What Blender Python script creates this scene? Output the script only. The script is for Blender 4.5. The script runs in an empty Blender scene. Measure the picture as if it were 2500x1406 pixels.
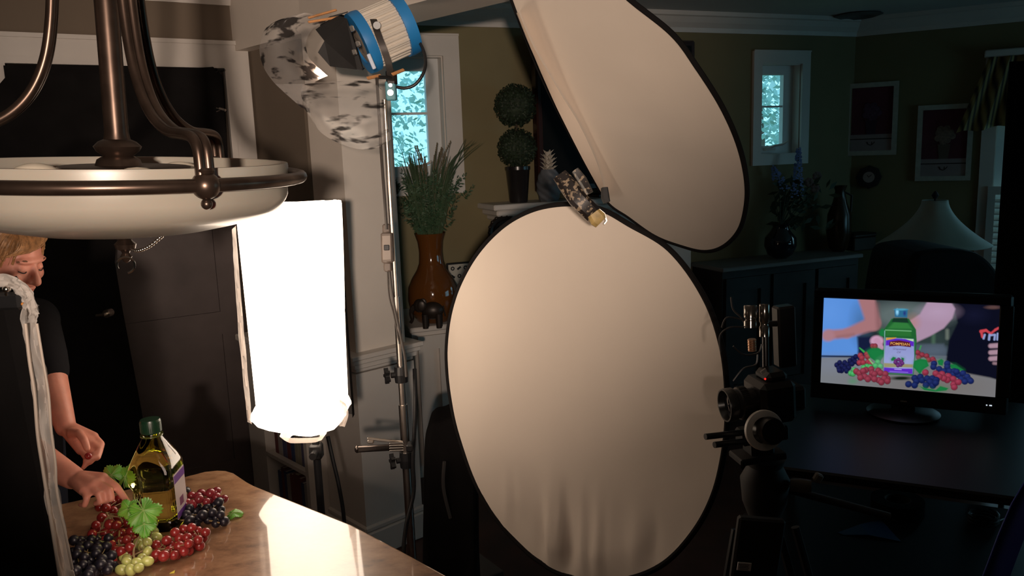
import bpy, math, random
import numpy as np
from mathutils import Vector, Matrix, noise
random.seed(7)
sc = bpy.context.scene
col = sc.collection
# ------------------------------------------------------------------ camera
F = 1950.0; PT = math.radians(9.7); RL = math.radians(2.06)
CAM = np.array([0, 0, 1.85])
_r0 = np.array([1., 0, 0]); FW = np.array([0, math.cos(PT), -math.sin(PT)]); _u0 = np.array([0, math.sin(PT), math.cos(PT)])
RT = math.cos(RL)*_r0 - math.sin(RL)*_u0; UP = math.sin(RL)*_r0 + math.cos(RL)*_u0
cd = bpy.data.cameras.new('camera'); cam = bpy.data.objects.new('camera', cd); col.objects.link(cam)
cd.sensor_width = 36; cd.lens = F/2500*36; cd.clip_start = .02; cd.clip_end = 200
cam.matrix_world = Matrix(((RT[0], UP[0], -FW[0], CAM[0]), (RT[1], UP[1], -FW[1], CAM[1]), (RT[2], UP[2], -FW[2], CAM[2]), (0, 0, 0, 1)))
sc.camera = cam
sc.view_settings.view_transform = 'Standard'; sc.view_settings.look = 'None'
sc.view_settings.gamma = 1; sc.view_settings.exposure = 0; sc.view_settings.use_curve_mapping = False
# ------------------------------------------------------------------ daylight outside
w = bpy.data.worlds.new('overcast'); sc.world = w; w.use_nodes = True
nt = w.node_tree; bg = nt.nodes['Background']
tc = nt.nodes.new('ShaderNodeTexCoord'); sx = nt.nodes.new('ShaderNodeSeparateXYZ'); cr = nt.nodes.new('ShaderNodeValToRGB')
nt.links.new(tc.outputs['Generated'], sx.inputs[0]); nt.links.new(sx.outputs[2], cr.inputs[0]); nt.links.new(cr.outputs[0], bg.inputs[0])
cr.color_ramp.elements[0].position = 0.0; cr.color_ramp.elements[0].color = (.30, .66, .85, 1)
cr.color_ramp.elements[1].position = 0.5; cr.color_ramp.elements[1].color = (.46, .78, 1, 1)
bg.inputs[1].default_value = 2.1
# ------------------------------------------------------------------ lamps of the set
def light(name, kind, loc, target, energy, color, size=.05, **k):
    l = bpy.data.lights.new(name, kind); l.energy = energy; l.color = color
    o = bpy.data.objects.new(name, l); col.objects.link(o); o.location = loc
    d = Vector(target)-Vector(loc); o.rotation_euler = d.to_track_quat('-Z', 'Y').to_euler()
    if kind == 'SPOT': l.shadow_soft_size = size; l.spot_size = k['cone']; l.spot_blend = k.get('blend', .3)
    if kind == 'AREA': l.shape = 'RECTANGLE'; l.size = size; l.size_y = k['sy']; l.spread = k.get('spread', math.pi)
    return o
light('key_fresnel', 'SPOT', (.04, -.9, 1.90), (-.50, 2.6, 2.20), 370, (1, .80, .66), .04, cone=math.radians(53), blend=1.0)
light('fresnel_beam', 'SPOT', (-.535, 2.76, 2.2), (-1.05, 2.05, 1.0), 15, (1, .68, .48), .05, cone=math.radians(60), blend=.6)
light('softbox_glow', 'AREA', (-.76, 1.50, 1.18), (-.72, 2.2, 1.10), 1.3, (1, .74, .60), .25, sy=.35, spread=math.radians(160))

# ------------------------------------------------------------------ helpers
def ray(x, y): return FW + RT*(x-1250)/F + UP*(703-y)/F
def D(x, y, dep): return Vector(CAM + ray(x, y)*dep)
def Zp(x, y, z):
    d = ray(x, y); return Vector(CAM + d*(z-CAM[2])/d[2])
class Fr:
    """upright plane frame: s along A->B, t along the outward normal"""
    def __init__(s, A, B):
        s.A = Vector((A[0], A[1], 0)); v = Vector((B[0]-A[0], B[1]-A[1], 0)); s.L = v.length
        s.ex = v.normalized(); s.ey = Vector((-s.ex.y, s.ex.x, 0)); s.ez = Vector((0, 0, 1))
    def p(s, a, t, z): return s.A + s.ex*a + s.ey*t + s.ez*z
    def hit(s, px, py, t=0):
        """(s,z) where the sight line meets the plane offset t"""
        d = Vector(ray(px, py)); c = Vector(CAM); o = s.A + s.ey*t
        k = (o-c).dot(s.ey)/d.dot(s.ey); q = c+d*k-s.A
        return q.dot(s.ex), q.z
def mat(name, c, rough=.6, metal=0, spec=.5, var=0, scale=8, bump=0, **k):
    m = bpy.data.materials.new(name); m.use_nodes = True; n = m.node_tree; b = n.nodes['Principled BSDF']
    b.inputs['Base Color'].default_value = (*c, 1); b.inputs['Roughness'].default_value = rough
    b.inputs['Metallic'].default_value = metal; b.inputs['Specular IOR Level'].default_value = spec
    for kk, v in k.items():
        b.inputs[kk.replace('_', ' ')].default_value = v
    if var or bump:
        t = n.nodes.new('ShaderNodeTexCoord'); z = n.nodes.new('ShaderNodeTexNoise'); z.inputs['Scale'].default_value = scale; z.inputs['Detail'].default_value = 5
        n.links.new(t.outputs['Object'], z.inputs['Vector'])
        if var:
            r = n.nodes.new('ShaderNodeValToRGB'); r.color_ramp.elements[0].position = .3; r.color_ramp.elements[1].position = .7
            r.color_ramp.elements[0].color = (*[x*(1-var) for x in c], 1); r.color_ramp.elements[1].color = (*[min(1, x*(1+var)) for x in c], 1)
            n.links.new(z.outputs['Fac'], r.inputs[0]); n.links.new(r.outputs[0], b.inputs['Base Color'])
        if bump:
            u = n.nodes.new('ShaderNodeBump'); u.inputs['Strength'].default_value = bump; u.inputs['Distance'].default_value = .01
            n.links.new(z.outputs['Fac'], u.inputs['Height']); n.links.new(u.outputs[0], b.inputs['Normal'])
    return m
def emis(name, c, s):
    m = bpy.data.materials.new(name); m.use_nodes = True; n = m.node_tree; n.nodes.clear()
    o = n.nodes.new('ShaderNodeOutputMaterial'); e = n.nodes.new('ShaderNodeEmission'); e.inputs[0].default_value = (*c, 1); e.inputs[1].default_value = s
    n.links.new(e.outputs[0], o.inputs[0]); return m
def glass(name, c, alpha=.1, rough=.02):
    """thin clear sheet: mostly see-through, some gloss"""
    m = bpy.data.materials.new(name); m.use_nodes = True; n = m.node_tree; n.nodes.clear()
    o = n.nodes.new('ShaderNodeOutputMaterial'); t = n.nodes.new('ShaderNodeBsdfTransparent'); g = n.nodes.new('ShaderNodeBsdfGlossy'); x = n.nodes.new('ShaderNodeMixShader')
    t.inputs[0].default_value = (*c, 1); g.inputs['Roughness'].default_value = rough; x.inputs[0].default_value = alpha
    n.links.new(t.outputs[0], x.inputs[1]); n.links.new(g.outputs[0], x.inputs[2]); n.links.new(x.outputs[0], o.inputs[0]); return m
def tag(o, label=None, cat=None, group=None, kind=None):
    if label: o['label'] = label
    if cat: o['category'] = cat
    if group: o['group'] = group
    if kind: o['kind'] = kind
    return o
def thing(name, loc, label, cat, group=None):
    o = bpy.data.objects.new(name, None); col.objects.link(o); o.location = loc; o.empty_display_size = .05
    o['wx'] = list(loc); return tag(o, label, cat, group)
def origin(p):
    while p.parent: p = p.parent
    return Vector(p.location) if 'localspace' not in p else Vector((0, 0, 0))
def perp(t):
    a = Vector((0, 0, 1)) if abs(t.z) < .9 else Vector((1, 0, 0))
    u = t.cross(a).normalized(); return u, t.cross(u).normalized()
def crom(pts, n=8, closed=False):
    P = [Vector(p) for p in pts]; out = []; N = len(P)
    for i in range(N if closed else N-1):
        if closed: a, b, c, d = P[i-1], P[i], P[(i+1) % N], P[(i+2) % N]
        else: a, b, c, d = P[max(i-1, 0)], P[i], P[i+1], P[min(i+2, N-1)]
        for k in range(n):
            t = k/n; out.append(.5*((2*b)+(c-a)*t+(2*a-5*b+4*c-d)*t*t+(3*b-a-3*c+d)*t**3))
    if not closed: out.append(P[-1])
    return out
class MB:
    def __init__(s): s.v = []; s.f = []
    def add(s, v, f):
        o = len(s.v); s.v += [Vector(x) for x in v]; s.f += [tuple(i+o for i in q) for q in f]; return s
    def box(s, c, d, R=None, bev=0):
        c = Vector(c); x, y, z = [a/2 for a in d]
        if bev:
            b = min(bev, x*.9, y*.9, z*.9); vs = []; fs = []
            import itertools
            idx = {}
            for sx_, sy_, sz_ in itertools.product((-1, 1), repeat=3):
                for ax in range(3):
                    q = [sx_*(x-b), sy_*(y-b), sz_*(z-b)]; q[ax] = (sx_*x, sy_*y, sz_*z)[ax]
                    idx[(sx_, sy_, sz_, ax)] = len(vs); vs.append(Vector(q))
            S = (-1, 1)
            for ax in range(3):
                o1, o2 = [i for i in range(3) if i != ax]
                for sg in S:
                    q = []
                    for a_, b_ in ((-1, -1), (1, -1), (1, 1), (-1, 1)):
                        k = [0, 0, 0]; k[ax] = sg; k[o1] = a_; k[o2] = b_; q.append(idx[(*k, ax)])
                    fs.append(tuple(q))
                for a_ in S:
                    for b_ in S:
                        k0 = [0, 0, 0]; k0[o1] = a_; k0[o2] = b_; k1 = list(k0); k0[ax] = -1; k1[ax] = 1
                        fs.append((idx[(*k0, o1)], idx[(*k1, o1)], idx[(*k1, o2)], idx[(*k0, o2)]))
            for kk in itertools.product(S, repeat=3): fs.append(tuple(idx[(*kk, a)] for a in range(3)))
        else:
            vs = [Vector((a*x, b*y, e*z)) for a in (-1, 1) for b in (-1, 1) for e in (-1, 1)]
            fs = [(0, 1, 3, 2), (4, 6, 7, 5), (0, 4, 5, 1), (2, 3, 7, 6), (0, 2, 6, 4), (1, 5, 7, 3)]
        if R is not None: vs = [R @ q for q in vs]
        return s.add([q+c for q in vs], fs)
    def fbox(s, fr, s0, s1, t0, t1, z0, z1, bev=0):
        R = Matrix((fr.ex, fr.ey, fr.ez)).transposed()
        return s.box(fr.p((s0+s1)/2, (t0+t1)/2, (z0+z1)/2), (abs(s1-s0), abs(t1-t0), abs(z1-z0)), R, bev)
    def tube(s, pts, r, n=10, cap=True):
        P = [Vector(p) for p in pts]; r = r if hasattr(r, '__len__') else [r]*len(P)
        vs = []; fs = []; u = None
        for i, q in enumerate(P):
            t = (P[min(i+1, len(P)-1)]-P[max(i-1, 0)]).normalized()
            if u is None: u, v = perp(t)
            else:
                u = (u-t*u.dot(t)).normalized(); v = t.cross(u)
            for k in range(n):
                a = 2*math.pi*k/n; vs.append(q+(u*math.cos(a)+v*math.sin(a))*r[i])
        for i in range(len(P)-1):
            for k in range(n): fs.append((i*n+k, i*n+(k+1) % n, (i+1)*n+(k+1) % n, (i+1)*n+k))
        if cap: fs.append(tuple(range(n))[::-1]); fs.append(tuple((len(P)-1)*n+k for k in range(n)))
        return s.add(vs, fs)
    def cyl(s, a, b, r, n=20, r2=None): return s.tube([a, b], [r, r if r2 is None else r2], n)
    def lathe(s, prof, c=(0, 0, 0), n=40, axis=(0, 0, 1), closed=False):
        c = Vector(c); t = Vector(axis).normalized(); u, v = perp(t); vs = []; fs = []
        for r, z in prof:
            for k in range(n):
                a = 2*math.pi*k/n; vs.append(c+t*z+(u*math.cos(a)+v*math.sin(a))*max(r, 1e-5))
        M = len(prof)
        for i in range(M if closed else M-1):
            for k in range(n): j = (i+1) % M; fs.append((i*n+k, i*n+(k+1) % n, j*n+(k+1) % n, j*n+k))
        if not closed:
            if prof[0][0] > 1e-4: fs.append(tuple(range(n))[::-1])
            if prof[-1][0] > 1e-4: fs.append(tuple((M-1)*n+k for k in range(n)))
        return s.add(vs, fs)
    def ball(s, c, r, n=14, R=None):
        r = r if hasattr(r, '__len__') else (r, r, r); vs = []; fs = []; m = n//2+1
        for i in range(m+1):
            th = math.pi*i/m
            for k in range(n):
                a = 2*math.pi*k/n; q = Vector((r[0]*math.sin(th)*math.cos(a), r[1]*math.sin(th)*math.sin(a), r[2]*math.cos(th)))
                vs.append((R @ q if R is not None else q)+Vector(c))
        for i in range(m):
            for k in range(n): fs.append((i*n+k, (i+1)*n+k, (i+1)*n+(k+1) % n, i*n+(k+1) % n))
        return s.add(vs, fs)
    def grid(s, rows):
        """rows: list of lists of points"""
        n = len(rows[0]); vs = [Vector(p) for r_ in rows for p in r_]; fs = []
        for i in range(len(rows)-1):
            for k in range(n-1): fs.append((i*n+k, i*n+k+1, (i+1)*n+k+1, (i+1)*n+k))
        return s.add(vs, fs)
    def prism(s, poly, off):
        """polygon of 3-D points pushed by the vector off"""
        n = len(poly); P = [Vector(p) for p in poly]; o = Vector(off)
        return s.add(P+[q+o for q in P], [tuple(range(n)), tuple(range(2*n-1, n-1, -1))]+[(i, n+i, n+(i+1) % n, (i+1) % n) for i in range(n)])
    def build(s, name, m, parent=None, smooth=False, solid=0, label=None, sub=0, weld=False):
        me = bpy.data.meshes.new(name)
        o = origin(parent) if parent else Vector((0, 0, 0))
        if parent is None and name_top(name): pass
        me.from_pydata([tuple(q-o) for q in s.v], [], s.f); me.update()
        import bmesh
        bm = bmesh.new(); bm.from_mesh(me)
        if weld: bmesh.ops.remove_doubles(bm, verts=bm.verts, dist=1e-5)
        bmesh.ops.recalc_face_normals(bm, faces=bm.faces); bm.to_mesh(me); bm.free()
        me.materials.append(m)
        ob = bpy.data.objects.new(name, me); col.objects.link(ob)
        if parent: ob.parent = parent
        if smooth:
            for p in me.polygons: p.use_smooth = True
            try: me.set_sharp_from_angle(angle=math.radians(smooth if smooth > 1 else 40))
            except Exception: pass
        if solid:
            q = ob.modifiers.new('thickness', 'SOLIDIFY'); q.thickness = solid; q.offset = 0
        if sub:
            q = ob.modifiers.new('smooth', 'SUBSURF'); q.levels = q.render_levels = sub
        if label: ob['label'] = label
        return ob
def name_top(n): return True
def recenter(o):
    """move a top-level mesh's origin to its base centre"""
    vs = [v.co for v in o.data.vertices]
    c = Vector(((min(v.x for v in vs)+max(v.x for v in vs))/2, (min(v.y for v in vs)+max(v.y for v in vs))/2, min(v.z for v in vs)))
    o.data.transform(Matrix.Translation(-c)); o.location = c; return o
def struct(o): o['kind'] = 'structure'; return o

# ------------------------------------------------------------------ materials
WALL = mat('olive_wall_paint', (.20, .165, .085), .85, var=.06, scale=3, bump=.05)
WALLK = mat('taupe_wall_paint', (.17, .13, .095), .85, var=.06, scale=3, bump=.05)
WHITE = mat('white_trim_paint', (.62, .57, .52), .45, var=.04, scale=4)
CREAM = mat('cream_column_paint', (.72, .64, .56), .6, var=.04, scale=4)
CEIL = mat('ceiling_paint', (.55, .55, .53), .9, var=.04, scale=2)
FLOOR = mat('dark_red_wood', (.06, .022, .014), .35, var=.4, scale=5)
BLACKC = mat('black_cloth', (.010, .009, .009), .95, spec=.1, var=.3, scale=6)
BLACKP = mat('black_plastic', (.012, .012, .013), .35, var=.2, scale=20)
BLACKM = mat('black_matte', (.012, .011, .011), .7, var=.2, scale=20)
CHROME = mat('chrome', (.75, .72, .68), .18, 1, var=.05, scale=30)
STEEL = mat('brushed_steel', (.62, .56, .50), .3, 1, var=.08, scale=40)
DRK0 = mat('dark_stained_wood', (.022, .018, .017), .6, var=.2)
BRONZE = mat('oiled_bronze', (.075, .05, .038), .32, .85, var=.25, scale=25)
DOORM = mat('dark_brown_door', (.095, .072, .068), .55, var=.2, scale=5)

# ------------------------------------------------------------------ room shell
ZC = 2.75
A = (-1.306, 4.245); LW0 = (-4.2, 2.42)
FL = Fr(LW0, A)                 # wall with the curtained door
FS = Fr(A, (-.95, 3.86))        # short wall running to the column
F1 = Fr((-1.62, 4.583), (2.70, 6.336))      # fireplace wall
F2 = Fr((2.70, 6.336), (5.5, 4.79))         # wall with the pictures
def wall(name, fr, m, holes=(), e0=0, e1=0, th=.14, z1=ZC):
    b = MB(); ss = sorted({-e0, fr.L+e1, *[h[0] for h in holes], *[h[1] for h in holes]}); zs = sorted({0, z1, *[h[2] for h in holes], *[h[3] for h in holes]})
    for i in range(len(ss)-1):
        for j in range(len(zs)-1):
            cs, cz = (ss[i]+ss[i+1])/2, (zs[j]+zs[j+1])/2
            if any(h[0] < cs < h[1] and h[2] < cz < h[3] for h in holes): continue
            b.fbox(fr, ss[i], ss[i+1], 0, th, zs[j], zs[j+1])
    return struct(b.build(name, m))
flo = MB().box((.6, 2, -.05), (11, 10.6, .1)); struct(flo.build('floor', FLOOR))
struct(MB().box((.6, 2, ZC+.05), (11, 10.6, .1)).build('ceiling', CEIL))
# openings (s0,s1,z0,z1) read where the sight lines meet each wall
s0, _ = FL.hit(14, 175); s1, zt = FL.hit(545, 168); DOOR = (s0, s1, 0.0, zt)
wall('wall_left', FL, WALLK, [DOOR])
wall('wall_stub', FS, WALLK)
a0, _ = F1.hit(952, 300); a1, z1_ = F1.hit(1079, 137); _, z0_ = F1.hit(1079, 432); WIN1 = (a0, a1, z0_, z1_)
a0, z1_ = F1.hit(1857, 155); a1, _ = F1.hit(1955, 160); _, z0_ = F1.hit(1900, 377); WIN2 = (a0, a1, z0_, z1_)
a0, z1_ = F2.hit(2442, 160); _, z0_ = F2.hit(2450, 690); WIN3 = (a0, a0+1.3, z0_, z1_)
wall('wall_fireplace', F1, WALL, [WIN1, WIN2], e1=.05)
wall('wall_right', F2, WALL, [WIN3], e0=.05, e1=.1)
wall('wall_back', Fr((-1.68, 4.75), (-1.24, 4.34)), WALL)
FE = Fr((5.5, 4.9), (5.5, -2.6)); FILL_WIN = (1.0, 3.4, .75, 2.3)  # unseen window added to bring more daylight into the right of the room
wall('wall_east', FE, WALL, [FILL_WIN])
wall('wall_south', Fr((5.6, -2.5), (-4.3, -2.5)), WALLK)
wall('wall_west', Fr((-4.1, -2.6), (-4.1, 2.6)), WALLK)
# crown mouldings
CP = [(0, .13), (.012, .13), (.02, .10), (.05, .07), (.075, .035), (.09, .028), (.09, 0), (0, 0)]
def crown(name, fr, m=WHITE, e0=0, e1=0):
    b = MB(); P0 = [fr.p(-e0, -a, ZC-z) for a, z in CP]
    b.prism(P0, fr.ex*(fr.L+e0+e1)); return struct(b.build(name, m))
crown('trim_1', FL); crown('trim_2', FS); crown('trim_3', F1); crown('trim_4', F2)
# wainscot and skirting below the short wall
struct(MB().fbox(F1, 0, F1.L, -.02, 0, 0, .14).build('baseboard_fireplace', WHITE))
struct(MB().fbox(FL, DOOR[1]+.14, FL.L, -.02, 0, 0, .14).build('baseboard_left', WHITE))
# ---- windows
SASH = mat('white_window_sash', (.66, .68, .68), .4, var=.03)
PANE = glass('window_glass', (.93, .98, .98), .06)
def window(k, fr, W, casing, right_sash=.1, rail=True):
    s0, s1, z0, z1 = W; n = thing(f'window_{k}', fr.p((s0+s1)/2, 0, z0), None, None); n['kind'] = 'structure'
    b = MB(); c = casing
    for (x0, x1, y0, y1) in ((s0-c, s0, z0-c, z1+c*1.15), (s1, s1+c, z0-c, z1+c*1.15), (s0, s1, z1, z1+c*1.15), (s0, s1, z0-c, z0)):
        b.fbox(fr, x0, x1, -.022, 0, y0, y1)
    b.fbox(fr, s0-c, s1+c, -.03, -.02, z1+c*1.12, z1+c*1.25)
    b.build('window_casing', WHITE, n)
    b = MB(); g = .008
    for (x0, x1, y0, y1) in ((s0, s0+g, z0, z1), (s1-g, s1, z0, z1), (s0+g, s1-g, z1-g, z1), (s0+g, s1-g, z0, z0+g)): b.fbox(fr, x0, x1, 0, .14, y0, y1)
    b.build('window_reveal', WHITE, n)
    b = MB(); h = z1-z0; t0, t1 = .07, .11; L = s1-s0; a = s0+g; e = s1-g; r = L*right_sash
    b.fbox(fr, a, a+L*.05, t0, t1, z0+g, z1-g); b.fbox(fr, e-r, e, t0, t1, z0+g, z1-g)
    b.fbox(fr, a+L*.05, e-r, t0, t1, z1-g-h*.10, z1-g); b.fbox(fr, a+L*.05, e-r, t0, t1, z0+g, z0+g+h*.09)
    if rail: b.fbox(fr, a+L*.05, e-r, t0+.01, t1-.01, z0+h*.53, z0+h*.55)
    b.build('window_sash', SASH, n)
    MB().fbox(fr, a+L*.05, e-r, .088, .092, z0+g+h*.09, z1-g-h*.10).build('window_pane', PANE, n)
    b = MB(); zc = z0+h*.07; m_ = s0+L*.45
    b.tube(crom([fr.p(m_-.05, .05, zc), fr.p(m_, .02, zc+.02), fr.p(m_+.05, .0, zc+.028), fr.p(m_+.09, -.01, zc+.05)], 4), .008, 8); b.fbox(fr, m_-.07, m_+.01, .03, .07, zc-.015, zc+.005)
    b.build('window_crank', WHITE, n)
    return n
window(1, F1, WIN1, .105, .24)
window(2, F1, WIN2, .075, .24)
window(3, F2, WIN3, .09, .06)
window(4, FE, FILL_WIN, .09, .06)  # the added opening, out of view, for fill daylight
# ---- curtained door
n = thing('door_1', FL.p((DOOR[0]+DOOR[1])/2, 0, 0), None, None); n['kind'] = 'structure'
cw = .125; b = MB()
_, ztop = FL.hit(597, 103)
for (x0, x1, y0, y1) in ((DOOR[0]-cw, DOOR[0], 0, ztop), (DOOR[1], DOOR[1]+cw, 0, ztop), (DOOR[0], DOOR[1], zt, ztop)):
    b.fbox(FL, x0, x1, -.022, 0, y0, y1)
for (x0, x1, y0, y1) in ((DOOR[0]-.03, DOOR[0], 0, zt+.03), (DOOR[1], DOOR[1]+.03, 0, zt+.03), (DOOR[0], DOOR[1], zt, zt+.03), (DOOR[0]-cw, DOOR[1]+cw, ztop-.02, ztop)):
    b.fbox(FL, x0, x1, -.032, -.02, y0, y1)
b.build('door_casing', WHITE, n)
b = MB(); b.fbox(FL, DOOR[0], DOOR[1], .06, .1, 0, zt); b.build('door_leaf', DOORM, n)
b = MB()
for (x0, x1, y0, y1) in ((DOOR[0]+.01, DOOR[0]+.12, .02, zt-.01), (DOOR[1]-.12, DOOR[1]-.01, .02, zt-.01), (DOOR[0]+.12, DOOR[1]-.12, zt-.13, zt-.01), (DOOR[0]+.12, DOOR[1]-.12, .02, .25), (DOOR[0]+.12, DOOR[1]-.12, .95, 1.07)): b.fbox(FL, x0, x1, .045, .06, y0, y1)
b.build('door_stile', DOORM, n)
# ---- black cloth hung over the door
out = [(8, 160), (120, 158), (300, 161), (480, 166), (520, 163), (540, 185), (546, 240), (551, 330), (553, 385), (470, 440), (360, 500), (285, 570), (280, 640), (300, 760), (322, 880), (345, 1000), (362, 1110), (380, 1230), (-150, 1230), (-150, 600), (-60, 300), (-10, 215), (12, 190)]
P = []
for i, (x, y) in enumerate(out):
    s_, z_ = FL.hit(x, y, -.05); P.append((s_, max(z_, .02)))
b = MB(); n_ = len(P)
b.prism([FL.p(s_, -.050+.006*math.sin(i*2.1), z_) for i, (s_, z_) in enumerate(P)], -FL.ey*.006)
o = b.build('blackout_cloth', BLACKC); recenter(o); tag(o, 'black blackout cloth clipped over the glass door behind the pendant lamp', 'cloth')
o = thing('door_lever', D(262, 765, 3.60), 'small nickel door lever showing against the black cloth below the bowl', 'handle')
c = D(262, 765, 3.62); b = MB(); b.cyl(c+Vector((0, .03, 0)), c-Vector((0, .01, 0)), .018, 14); b.build('rose', STEEL, o, 1)
b = MB(); b.tube([c-Vector((0, .01, 0)), c-Vector((.0, .03, 0)), c+Vector((-.035, -.032, -.002))], [.008, .008, .006], 8); b.build('lever', STEEL, o, 1)
for i, (x, y) in enumerate(((538, 172), (540, 268))):
    s_, z_ = FL.hit(x, y, -.05); q = FL.p(s_, -.075, z_)
    o = thing('spring_clip', q, ['small dark clip pinching the cloth corner at the door casing top', 'pale twisted clip holding the black cloth edge beside the door casing'][i], 'clip', 'clips on the door cloth')
    b = MB(); b.box(q, (.035, .02, .012), FL and Matrix.Rotation(.3*i, 3, 'Y'), .003); b.build('jaw', [BLACKP, STEEL][i], o)
    b = MB(); b.tube([q+Vector((-.03, 0, .008)), q, q+Vector((-.03, 0, -.010))], .003, 6); b.build('spring_handle', [BLACKP, STEEL][i], o)

# ------------------------------------------------------------------ column, pedestal, header
cx = Vector((.68, -.73, 0)).normalized(); cy = Vector((.73, .68, 0)).normalized()
C0 = Vector((-.712, 3.50, 0)); W = .27
cc = C0 - cx*W/2 + cy*W/2
RC = Matrix((cx, cy, Vector((0, 0, 1)))).transposed()
col_t = thing('column', cc, None, None); col_t['kind'] = 'structure'
MB().box(cc+Vector((0, 0, 1.86)), (W, W, 1.62+.16), RC).build('shaft', CREAM, col_t)
b = MB()
for z, e, h in ((1.03, .09, .022), (1.008, .075, .022), (.985, .055, .025), (.965, .035, .02)): b.box(cc+Vector((0, 0, z-.06)), (W+e*1.4, W+e*1.4, h), RC, .004)
b.build('cap_moulding', WHITE, col_t)
MB().box(cc+Vector((0, 0, .44)), (W+.05, W+.05, .9), RC).build('pedestal', WHITE, col_t)
b = MB(); b.box(cc+Vector((0, 0, .065)), (W+.09, W+.09, .13), RC, .006); b.box(cc+Vector((0, 0, .145)), (W+.075, W+.075, .03), RC, .008); b.build('plinth', WHITE, col_t)
hb = MB(); h0 = cc-cx*.9; h1 = cc+cx*4.6; hb.box((h0+h1)/2+Vector((0, 0, 2.575)), ((h1-h0).length, W, .35), RC); struct(hb.build('trim_header', CREAM))
# ------------------------------------------------------------------ low bookcase between the column and the corner
bk0 = cc - cx*(W/2+.03) ; L = .62
bks = thing('bookcase', bk0 - cx*L/2, 'low white built-in bookcase holding books behind the glowing lantern', 'bookcase')
def bb(a0, a1, t0, t1, z0, z1, B, bev=0):
    B.box(bk0 - cx*(a0+a1)/2 + cy*((t0+t1)/2) + Vector((0, 0, (z0+z1)/2)), (a1-a0, t1-t0, z1-z0), RC, bev)
b = MB(); bb(0, L, -.01, .02, 0, .93, b); bb(0, .03, -.26, -.01, 0, .93, b); bb(L-.18, L, -.26, -.01, 0, .93, b); b.build('carcass', WHITE, bks)
b = MB(); bb(-.02, L, -.29, .02, .93, .965, b, .006); b.build('top', WHITE, bks)
SH = (.10, .36, .62)
for z in SH: b = MB(); bb(.03, L-.18, -.26, -.01, z-.02, z, b); b.build('shelf', WHITE, bks)
BC = [(.16, .05, .05), (.05, .07, .16), (.30, .27, .2), (.07, .10, .08), (.35, .32, .30), (.20, .10, .05), (.10, .10, .18)]
BM = [mat(f'book_cloth_{i}', c, .6, var=.15) for i, c in enumerate(BC)]; PAPER = mat('paper', (.6, .55, .46), .9, var=.05, scale=60)
names = ['dark red', 'navy blue', 'tan', 'dark green', 'pale grey', 'brown', 'slate']
place_n = ['bottom', 'middle', 'top']
k = 0
for si, z in enumerate(SH):
    a_ = .04; j = 0
    while a_ < L-.24:
        t = random.uniform(.022, .045); h = random.uniform(.16, .21); dpt = random.uniform(.13, .17); m_ = random.randrange(7)
        base = bk0 - cx*(a_+t/2) + cy*(-.23+dpt/2) + Vector((0, 0, z))
        o = thing('book', base, f'{names[m_]} book, number {j+1} from the column on the {place_n[si]} shelf', 'book', f'books on the {place_n[si]} shelf')
        b = MB(); b.box(base+Vector((0, 0, h/2+.001)), (t*.86, dpt*.94, h*.96), RC); b.build('page_block', PAPER, o)
        b = MB(); b.box(base+cx*t*.46+Vector((0, 0, h/2)), (t*.07, dpt, h), RC); b.box(base-cx*t*.46+Vector((0, 0, h/2)), (t*.07, dpt, h), RC); b.box(base-cy*dpt*.49+Vector((0, 0, h/2)), (t, dpt*.03, h), RC)
        b.build('cover', BM[m_], o)
        a_ += t+.003; j += 1

# ------------------------------------------------------------------ kitchen counter
STONE = bpy.data.materials.new('polished_brown_granite'); STONE.use_nodes = True
n = STONE.node_tree; pb = n.nodes['Principled BSDF']; t = n.nodes.new('ShaderNodeTexCoord')
z1n = n.nodes.new('ShaderNodeTexNoise'); z1n.inputs['Scale'].default_value = 13; z1n.inputs['Detail'].default_value = 8; z1n.inputs['Roughness'].default_value = .7
mp = n.nodes.new('ShaderNodeMapping'); mp.inputs['Scale'].default_value = (1, 1.7, 1); mp.inputs['Rotation'].default_value = (0, 0, .5)
n.links.new(t.outputs['Object'], mp.inputs[0]); n.links.new(mp.outputs[0], z1n.inputs['Vector'])
r = n.nodes.new('ShaderNodeValToRGB'); n.links.new(z1n.outputs['Fac'], r.inputs[0]); n.links.new(r.outputs[0], pb.inputs['Base Color'])
e = r.color_ramp.elements; e[0].position = .30; e[0].color = (.12, .056, .028, 1); e[1].position = .72; e[1].color = (.42, .26, .15, 1)
x = e.new(.5); x.color = (.29, .155, .082, 1)
pb.inputs['Roughness'].default_value = .3; pb.inputs['Specular IOR Level'].default_value = .5; pb.inputs['Coat Weight'].default_value = 1; pb.inputs['Coat Roughness'].default_value = .05; pb.inputs['Coat IOR'].default_value = 1.65
edge = [(-150, 1292), (0, 1262), (140, 1231), (300, 1196), (446, 1164), (500, 1150), (530, 1147), (552, 1148), (572, 1154), (590, 1166), (605, 1176), (622, 1185), (700, 1216), (860, 1280), (980, 1343), (1095, 1406)]
EP = [Zp(x, y, .91) for x, y in edge]
ext = EP[-1]+(EP[-1]-EP[-3]).normalized()*.75
poly = [Vector((-2.1, 1.55, .91))]+EP+[ext, Vector((.42, .35, .91)), Vector((-2.1, .35, .91))]
ct = thing('kitchen_island', (-.9, 1.1, 0), 'kitchen island with a polished brown granite top under the pendant lamp', 'kitchen island')
b = MB(); b.prism(poly, (0, 0, -.035)); o = b.build('granite_top', STONE, ct)
bv = o.modifiers.new('edge', 'BEVEL'); bv.width = .007; bv.segments = 3; bv.limit_method = 'ANGLE'; bv.angle_limit = math.radians(50)
cen = sum(poly, Vector())/len(poly)
b = MB(); b.prism([Vector((cen.x+(q.x-cen.x)*.86, cen.y+(q.y-cen.y)*.84, .875)) for q in poly], (0, 0, -.875)); b.build('base_cabinet', DOORM, ct)

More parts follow.
